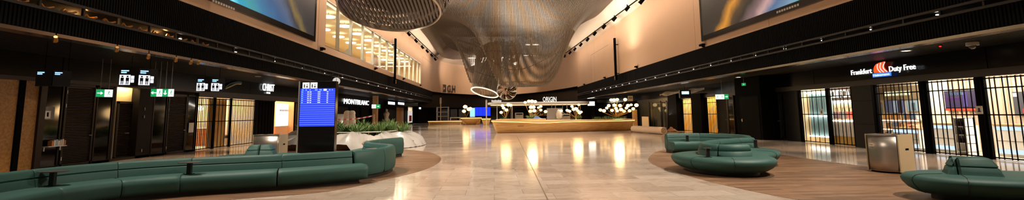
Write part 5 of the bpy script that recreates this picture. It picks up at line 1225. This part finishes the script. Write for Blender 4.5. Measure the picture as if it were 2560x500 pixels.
lamptree('largest cluster of glowing globe lamps above plants at the right end of the bar', 1540, 300, 47.5, [(1501, 275, 1), (1510, 277, 1.1), (1517, 270, .9), (1522, 264, 1), (1530, 276, 1), (1536, 263, 1.1), (1540, 271, 1), (1543, 277, .9), (1550, 264, 1.1), (1553, 274, 1.1), (1560, 278, 1), (1566, 270, .9), (1570, 264, 1.1), (1574, 277, 1), (1578, 262, .8), (1583, 272, 1), (1591, 263, 1.2), (1535, 250, 1.1), (1528, 250, 1), (1543, 249, 1), (1563, 249, 1.1)])
lamptree('cluster of glowing globe lamps right of the bar roof posts', 1440, 300, 48, [(1430, 266, .9), (1434, 273, 1.1), (1440, 272, 1.1), (1445, 277, .9), (1449, 282, 1), (1447, 262, .8), (1403, 277, .9), (1418, 276, .9), (1424, 278, .9), (1453, 280, .8)])
lamptree('cluster of glowing globe lamps left of the roof letters', 1328, 300, 44, [(1313, 256, .8), (1322, 253, .9), (1330, 253, 1), (1338, 254, .9), (1327, 268, 1), (1334, 268, 1), (1326, 278, 1), (1336, 277, 1), (1346, 269, .7), (1352, 266, .8), (1352, 275, .8), (1364, 279, .9)])
lamptree('cluster of glowing globe lamps near the left end of the bar', 1264, 300, 46, [(1256, 264, .9), (1259, 270, .9), (1266, 275, 1), (1271, 262, 1.1), (1277, 263, .9), (1253, 281, .9)])
lamptree('three glowing globe lamps far behind the low counters on the left', 1166, 300, 76, [(1163, 267, 1.2), (1172, 273, 1.2), (1160, 278, 1.1), (1176, 271, .9)], r=.3)
# plants among the lamps
pc = 0
for (px, Y, s, n) in ((1328, 42.4, 1, 3), (1262, 41, .7, 2), (1495, 45.3, 1.2, 3), (1512, 45.4, 1.3, 3), (1530, 45.5, 1.2, 3), (1548, 45.5, 1.3, 3), (1450, 43.5, .8, 2), (1560, 45.4, 1.2, 2)):
    for k in range(n):
        p = onY(px+k*7-6, 292, Y); z0 = 1.0 if (Y < 43.6) else .0
        zz = .52; t = dup(pr_obj[(pc+k) % 3], (p.x, Y+.3*(k % 2), 1.0 if z0 else .55), k*1.3, ('bushy green shrub', 'dark green fern', 'slender green grass clump')[(pc+k) % 3]+' among the glowing globe lamps at the bar', ('bushy shrubs', 'dark ferns', 'grass clumps')[(pc+k) % 3]+' at the bar'); sc = .75*s; t.scale = (sc, sc, sc*(1 if z0 else 1.1))
    pc += 1
t = thing('plant_trough', 'long low planting trough behind the right end of the bar', 'planter', (11.5, 45.5, 0)); MB().box(9.4, 13.4, 44.95, 46.1, 0, .55).build('trough', WOODL, t, bevel=.02); MB().box(9.5, 13.3, 45.0, 46.0, .55, .58).build('soil', SOIL, t)
t = thing('wood_column', 'slim pale wood upright at the right end of the bar', 'column', (16.2, 52, 0)); p = onY(1588, 300, 48.5); MB().box(p.x-.22, p.x+.22, 48.4, 48.8, 0, 1.9).build('shaft', WOODL, t, bevel=.01); MB().box(p.x-.3, p.x+.3, 48.3, 48.9, 0, .1).build('base', DFRAME, t)
# rolled carpet and a leaning board
t = thing('carpet_roll', 'long beige carpet roll lying on the floor right of the bar counter', 'carpet roll', (14.4, 42, 0)); a = onZ(1584, 322, .27); b = onZ(1660, 327, .27)
MB().tube([a, b], .26, 20).build('roll', mat('beige_carpet', (214, 184, 152), .8, noise=.1, nscale=4), t, smooth=True, angle=60)
mb = MB(); d = (b-a).normalized(); e_ = Vector((-d.y, d.x, 0)); sp_ = [b+d*.015+e_*(.24-.02*k/2.2)*cos(k*.5)+Vector((0, 0, 1))*(.24-.02*k/2.2)*sin(k*.5) for k in range(24)]; mb.tube(sp_, .014, 5); mb.build('spiral_end', mat('carpet_backing', (120, 88, 66), .9), t)
t = thing('crumpled_cover', 'crumpled brown cover lying beside the end of the carpet roll', 'cover', (15, 38, 0)); p = onZ(1662, 329); MB().grid([[(p.x+.2+i*.13, p.y-.5+j*.16, .01+.34*math.exp(-((i-3)**2+(j-3)**2)/5)*(1+.4*sin(i*2+j*1.3))) for j in range(7)] for i in range(8)]).build('fabric', mat('brown_cover', (150, 104, 74), .8), t, smooth=True)
t = thing('leaning_board', 'pale beige board standing against the far right glass front', 'board', (15.3, 44, 0)); p = onX(1606, 318, 15.6); q = onX(1622, 300, 15.6); MB().box(15.58, 15.62, min(p.y, q.y), max(p.y, q.y), .02, 1.15).build('panel', mat('pale_board', (214, 196, 172), .6), t); MB().box(15.62, 15.85, (p.y+q.y)/2-.04, (p.y+q.y)/2+.04, .02, .08).build('foot', WOODL, t)
t = thing('hanging_sign', 'small pale square sign hanging right of the topmost globe lamp', 'sign', (15.2, 50, 3)); p = onY(1576, 246, 50); MB().box(p.x-.27, p.x+.27, 49.98, 50.04, p.z-.3, p.z+.28).build('panel', mat('pale_sign', (190, 172, 150), .5), t); MB().box(p.x-.2, p.x+.2, 49.97, 49.98, p.z-.05, p.z+.15).build('print', GREYP, t); MB().tube([(p.x, 50, p.z+.28), (p.x, 50, ZR)], .01, 5).build('hanger', BLACK, t)
p = onY(1478, 259, 66); t = thing('far_lit_sign', 'small glowing white sign far behind between the bar roof and the lamp tree', 'sign', (p.x, 66, p.z)); MB().box(p.x-.5, p.x+.5, 66, 66.08, p.z-.28, p.z+.28).build('face', E_WHITE, t); MB().box(p.x-.54, p.x+.54, 66.02, 66.12, p.z-.32, p.z+.32).build('case', BLACK, t)
p = onX(1712, 235, 14.6); t = thing('hanging_sign', 'small dark box sign with a pale blue face hanging before the far black pillar', 'sign', p); MB().box(p.x-.42, p.x+.42, p.y-.1, p.y+.1, p.z-.3, p.z+.3).build('box', SIGNB, t); MB().box(p.x-.28, p.x+.28, p.y-.11, p.y-.1, p.z-.02, p.z+.2).build('face', emis('pale_cyan_light', (190, 226, 240), 1.5), t); MB().tube([(p.x, p.y, p.z+.3), (p.x, p.y, ZR)], .015, 5).build('hanger', BLACK, t)
for k in range(2):
    a = onX(1650+k*62, 239-k*6, 15.35); b = onX(1700+k*62, 231-k*8, 15.35); t = thing('wing_sculpture', f'pale metallic wing like relief on the dark bulkhead, {"left" if k == 0 else "right"} of the small box sign', 'wall relief', a); mb = MB()
    for j in range(4): mb.tube(crom([a+Vector((0, 0, .0+.05*j)), a.lerp(b, .35)+Vector((-.05, 0, .22-.1*j)), a.lerp(b, .7)+Vector((0, 0, .12-.05*j)), b+Vector((0, 0, .1-.03*j))], 5), .035, 6)
    mb.build('ribs', mat('pale_relief_metal', (170, 160, 148), .25, .8), t, smooth=True)
a = onX(562, 222, SL+.12); b = onX(602, 217, SL+.12); t = thing('wing_sculpture', 'curved pale gold and teal relief on the dark bulkhead between toilet sign and jeweller sign', 'wall relief', a); mb = MB()
MB().tube(crom([a, a.lerp(b, .4)+Vector((0, 0, .12)), a.lerp(b, .7)+Vector((0, 0, .2)), b+Vector((0, 0, .18))], 6), [.05]*19, 6).build('gold_rib', mat('pale_gold_metal', (206, 186, 140), .25, .7), t, smooth=True); MB().tube(crom([a+Vector((0, 0, .1)), a.lerp(b, .3)+Vector((0, 0, .25)), a.lerp(b, .7)+Vector((0, 0, .3)), b+Vector((0, 0, .26))], 6), .06, 6).build('teal_rib', mat('teal_relief', (60, 96, 96), .3, .5), t, smooth=True)
# far left furniture and low counters
def lowcounter(lb, x0, x1, base, top, Y, inl=.6, m=WOODY, h=None):
    a = onY(x0, base, Y); b = onY(x1, base, Y); zt = h or onY(x0, top, Y).z; t = thing('low_counter', lb, 'counter', ((a.x+b.x)/2, Y, 0))
    pl = crom(V2([(a.x, Y+.3), (a.x+.3, Y), (b.x-.3, Y), (b.x, Y+.3), (b.x, Y+1.5), (b.x-.3, Y+1.8), (a.x+.3, Y+1.8), (a.x, Y+1.5)]), 5, True)
    loft(MB(), pl, [(inl, .0), (inl*.9, .04), (0, zt-.1)]).build('body', m, t, smooth=True, angle=50); loft(MB(), pl, [(0, zt-.1), (-.04, zt-.08), (-.04, zt), (.2, zt)]).build('top', WOODL, t, smooth=True, angle=50)
    MB().tube([(p.x, p.y, zt-.12) for p in inset(pl, .01)], .025, 5, closed=True).build('light_line', MATS['counter_light'], t); return t
lowcounter('small boat shaped wood counter beside the three far globe lamps', 1152, 1203, 309, 294, 70, .9, WOODY)
lowcounter('very low long yellow wood bench far on the left', 1072, 1152, 309, 300, 74, .2, WOODL, .62)
lowcounter('narrow wood counter between the far counters and the long bar', 1204, 1226, 310, 296, 66, .3, WOODY)
t = thing('scaffold_frame', 'pale metal frame of tubes standing on the far left bench', 'frame', (-11, 78, 0)); Y = 78
A = onY(1092, 300, Y); B_ = onY(1120, 300, Y)
for x in (A.x, B_.x):
    for y in (Y, Y+1.2): MB().tube([(x, y, 0), (x, y, 2.9)], .07, 6).build('upright', ALU, t)
for z in (1.3, 2.0, 2.8): MB().tube([(A.x, Y, z), (B_.x, Y, z)], .07, 6).build('crossbar', ALU, t); MB().tube([(A.x, Y+1.2, z), (B_.x, Y+1.2, z)], .07, 6).build('crossbar', ALU, t)
MB().box(A.x, B_.x, Y, Y+1.2, 1.2, 1.28).build('deck', ALU, t)
p = onY(1098, 292, 75); t = thing('slim_totem', 'thin pale upright rod standing left on the far bench', 'post', (p.x, 76, 0)); MB().tube([(p.x, 76.9, 0), (p.x, 76.9, 4.3)], .09, 8).build('rod', mat('pale_totem', (200, 180, 150), .5), t); MB().box(p.x-.14, p.x+.14, 76.8, 77.0, 3.4, 4.4).build('head', mat('pale_totem_head', (206, 186, 158), .5), t)
p = onY(1216, 265, 64); t = thing('slim_totem', 'thin pale upright rod at the left end of the bar roof', 'post', (p.x, 64, 0)); MB().tube([(p.x, 64, 0), (p.x, 64, 3.6)], .07, 8).build('rod', MATS['pale_totem'], t); MB().box(p.x-.12, p.x+.12, 63.9, 64.1, 2.4, 3.5).build('head', MATS['pale_totem_head'], t)
p = onY(1142, 296, 77); t = thing('white_bench', 'low white framed bench seat behind the far left counters', 'bench', (p.x, 77, 0)); MB().box(p.x-1.1, p.x+.6, 76.8, 77.5, 1.0, 1.12).build('seat', WHITE, t)
for x in (-1.05, .55): MB().box(p.x+x-.05, p.x+x+.05, 76.8, 77.5, 0, 1.0).build('leg', WHITE, t)
a = onY(1187, 290, 84); b = onY(1226, 268, 84); t = thing('video_wall', 'bright blue video wall far behind the bar', 'screen', ((a.x+b.x)/2, 84, 0)); MB().box(a.x, b.x, 84, 84.15, a.z, b.z).build('picture', E_BLUE, t); MB().box(a.x-.05, b.x+.05, 84.05, 84.2, a.z-.1, b.z+.08).build('frame', BLACK, t)
mb = MB(); w = (b.x-a.x)/4
for k in (1, 2, 3): mb.box(a.x+w*k-.015, a.x+w*k+.015, 83.99, 84, a.z, b.z)
mb.build('panel_joints', BLACK, t)
for x in (a.x+.3, b.x-.3): MB().box(x-.06, x+.06, 84.05, 84.2, 0, a.z).build('leg', BLACK, t)
a = onY(1175, 292, 83); b = onY(1187, 270, 83); t = thing('lit_billboard', 'pale cyan lit panel left of the blue video wall', 'panel', (a.x, 83, 0)); MB().box(a.x, b.x, 83, 83.1, a.z, b.z).build('face', emis('cyan_panel_light', (150, 214, 250), 1.2), t); MB().box(a.x-.04, b.x+.04, 83.1, 83.2, 0, b.z+.05).build('case', ALU, t)
for k, px in enumerate((1104, 1126, 1144)):
    a = onY(px, 300, 90); t = thing('glazed_front', ('leftmost', 'middle', 'rightmost')[k]+' grey glass front of the dim far shops behind the bench', 'glazing', (a.x, 90, 0)); MB().box(a.x, a.x+1.55, 90, 90.05, 0, 2.6).build('pane', mat('grey_glass', (76, 78, 80), .2), t); mb = MB(); mb.box(a.x-.06, a.x, 89.95, 90.1, 0, 2.7).box(a.x+1.55, a.x+1.61, 89.95, 90.1, 0, 2.7).box(a.x, a.x+1.55, 89.95, 90.1, 2.6, 2.7); mb.build('frame', BLACK, t)

# baffles in the left slot near the camera, orange light painted into their colour
bz = None
for k in range(16):
    y = 8.0+k*.62
    if bz is None:
        bz = MB().tube(crom([(0, 0, 0), (-.04, .12, .1), (-.06, .26, .03), (-.04, .46, .09)], 4), .03, 6).build('baffle', mat('amber_glow_baffle', (222, 150, 70), .35, .3), smooth=True); o = bz
    else: o = bz.copy(); C.objects.link(o)
    o.location = (WL-.2, y, 4.33); tag(o, 'bent amber-lit metal baffle in the slot of the left black fascia near the camera', 'baffle', 'amber-lit baffles in the left slot')
for y in (9.5, 12.5, 15.5): lamp('slot_glow', 'POINT', (WL-.3, y, 4.46), 9, (255, 190, 110), .04)
# ================================================================== LIGHT
W_ = (255, 240, 222)
for k, y in enumerate((12, 20, 30, 40, 52, 64)):
    lamp('track_spot', 'SPOT', (10.9, y, 10.6), 5200, W_, .12, None, (3.2, y+2.5, 0), 85, .9); lamp('track_spot', 'SPOT', (-9.2, y+3, 11.2), 5200, W_, .12, None, (-1.5, y+4.5, 0), 85, .9)
lamp('track_spot', 'SPOT', (-9, 8, 10.8), 5200, W_, .12, None, (-3.5, 12, 0), 90, .9); lamp('track_spot', 'SPOT', (10.6, 6, 10.4), 5200, W_, .12, None, (5.5, 11, 0), 90, .9)
lamp('flood_up', 'SPOT', (12.2, 19.5, 5.75), 1500, W_, .1, None, (-3.6, 16, 6.4), 40, .7); lamp('flood_up', 'SPOT', (-10.4, 12, 5.9), 900, W_, .1, None, (-3.6, 16, 6.0), 34, .8)
lamp('flood_up', 'SPOT', (12.2, 27.5, 5.75), 700, W_, .1, None, (2, 46, 8.5), 34, .7); lamp('flood_up', 'SPOT', (-10.4, 27.5, 5.9), 700, W_, .1, None, (3, 46, 8.5), 34, .7)
W2 = (255, 226, 196)
for y in (20, 36, 52): lamp('wall_wash', 'AREA', (WR-2.6, y, 10.3), 215, W2, 16, .5, (WR, y, 10.25))
lamp('wall_wash', 'AREA', (WR-2.6, 64, 10.3), 95, W2, 7, .5, (WR, 64, 10.25))
for y in (20, 36, 52, 68): lamp('wall_wash', 'AREA', (WL+2.6, y, 10.9), 270, W2, 16, .5, (WL, y, 10.85))
for x, y in ((-6.5, 80), (-1, 84), (4.5, 82)): lamp('wall_wash', 'SPOT', (x, y, 10.8), 1500, W2, .1, None, (x*1.1, 95, 8), 100, 1)
# LED lines lying on the coves, shining upwards only
lamp('cove_line', 'AREA', (WR-.7, 34, 10.9), 800, (255, 244, 230), .25, 66, (WR-1.6, 34, 13)); lamp('cove_line', 'AREA', (WL+.7, 40, 11.8), 800, (255, 244, 230), .25, 78, (WL+1.6, 40, 14))
lamp('cove_line', 'AREA', (0, 93.5, 11.5), 900, (255, 244, 230), 12, .3, (0, 92.5, 13.5))
lamp('canopy_fill', 'AREA', (-8, 40, 10.6), 1500, (255, 236, 214), 2, 40, (-7.6, 40, 13)); lamp('canopy_fill', 'AREA', (10.6, 45, 10.2), 220, (255, 236, 214), 2, 40, (10.2, 45, 13))  # added fill lights under the canopy, brightening its rods from below
for y in (9, 14, 19, 25, 32, 41, 48, 57, 66): lamp('soffit_spot', 'SPOT', (-12.5, y, ZL-.15), 420, (255, 226, 192), .08, None, (-12.6, y+.2, 0), 72)
for y in (9, 14, 19, 25, 32, 41): lamp('soffit_spot', 'SPOT', (13.3, y, ZR-.15), 380, (255, 226, 192), .08, None, (13.3, y+.2, 0), 66)
w = bpy.data.worlds.new('world'); bpy.context.scene.world = w; w.use_nodes = True
w.node_tree.nodes['Background'].inputs[0].default_value = lin((255, 222, 190)); w.node_tree.nodes['Background'].inputs[1].default_value = .06
sc_ = bpy.context.scene
sc_.view_settings.view_transform = 'Standard'; sc_.view_settings.look = 'None'; sc_.view_settings.gamma = 1; sc_.view_settings.use_curve_mapping = False
sc_.view_settings.exposure = 0.25
sc_.cycles.max_bounces = 8; sc_.cycles.transparent_max_bounces = 12; sc_.cycles.sample_clamp_indirect = 6; sc_.cycles.use_denoising = True
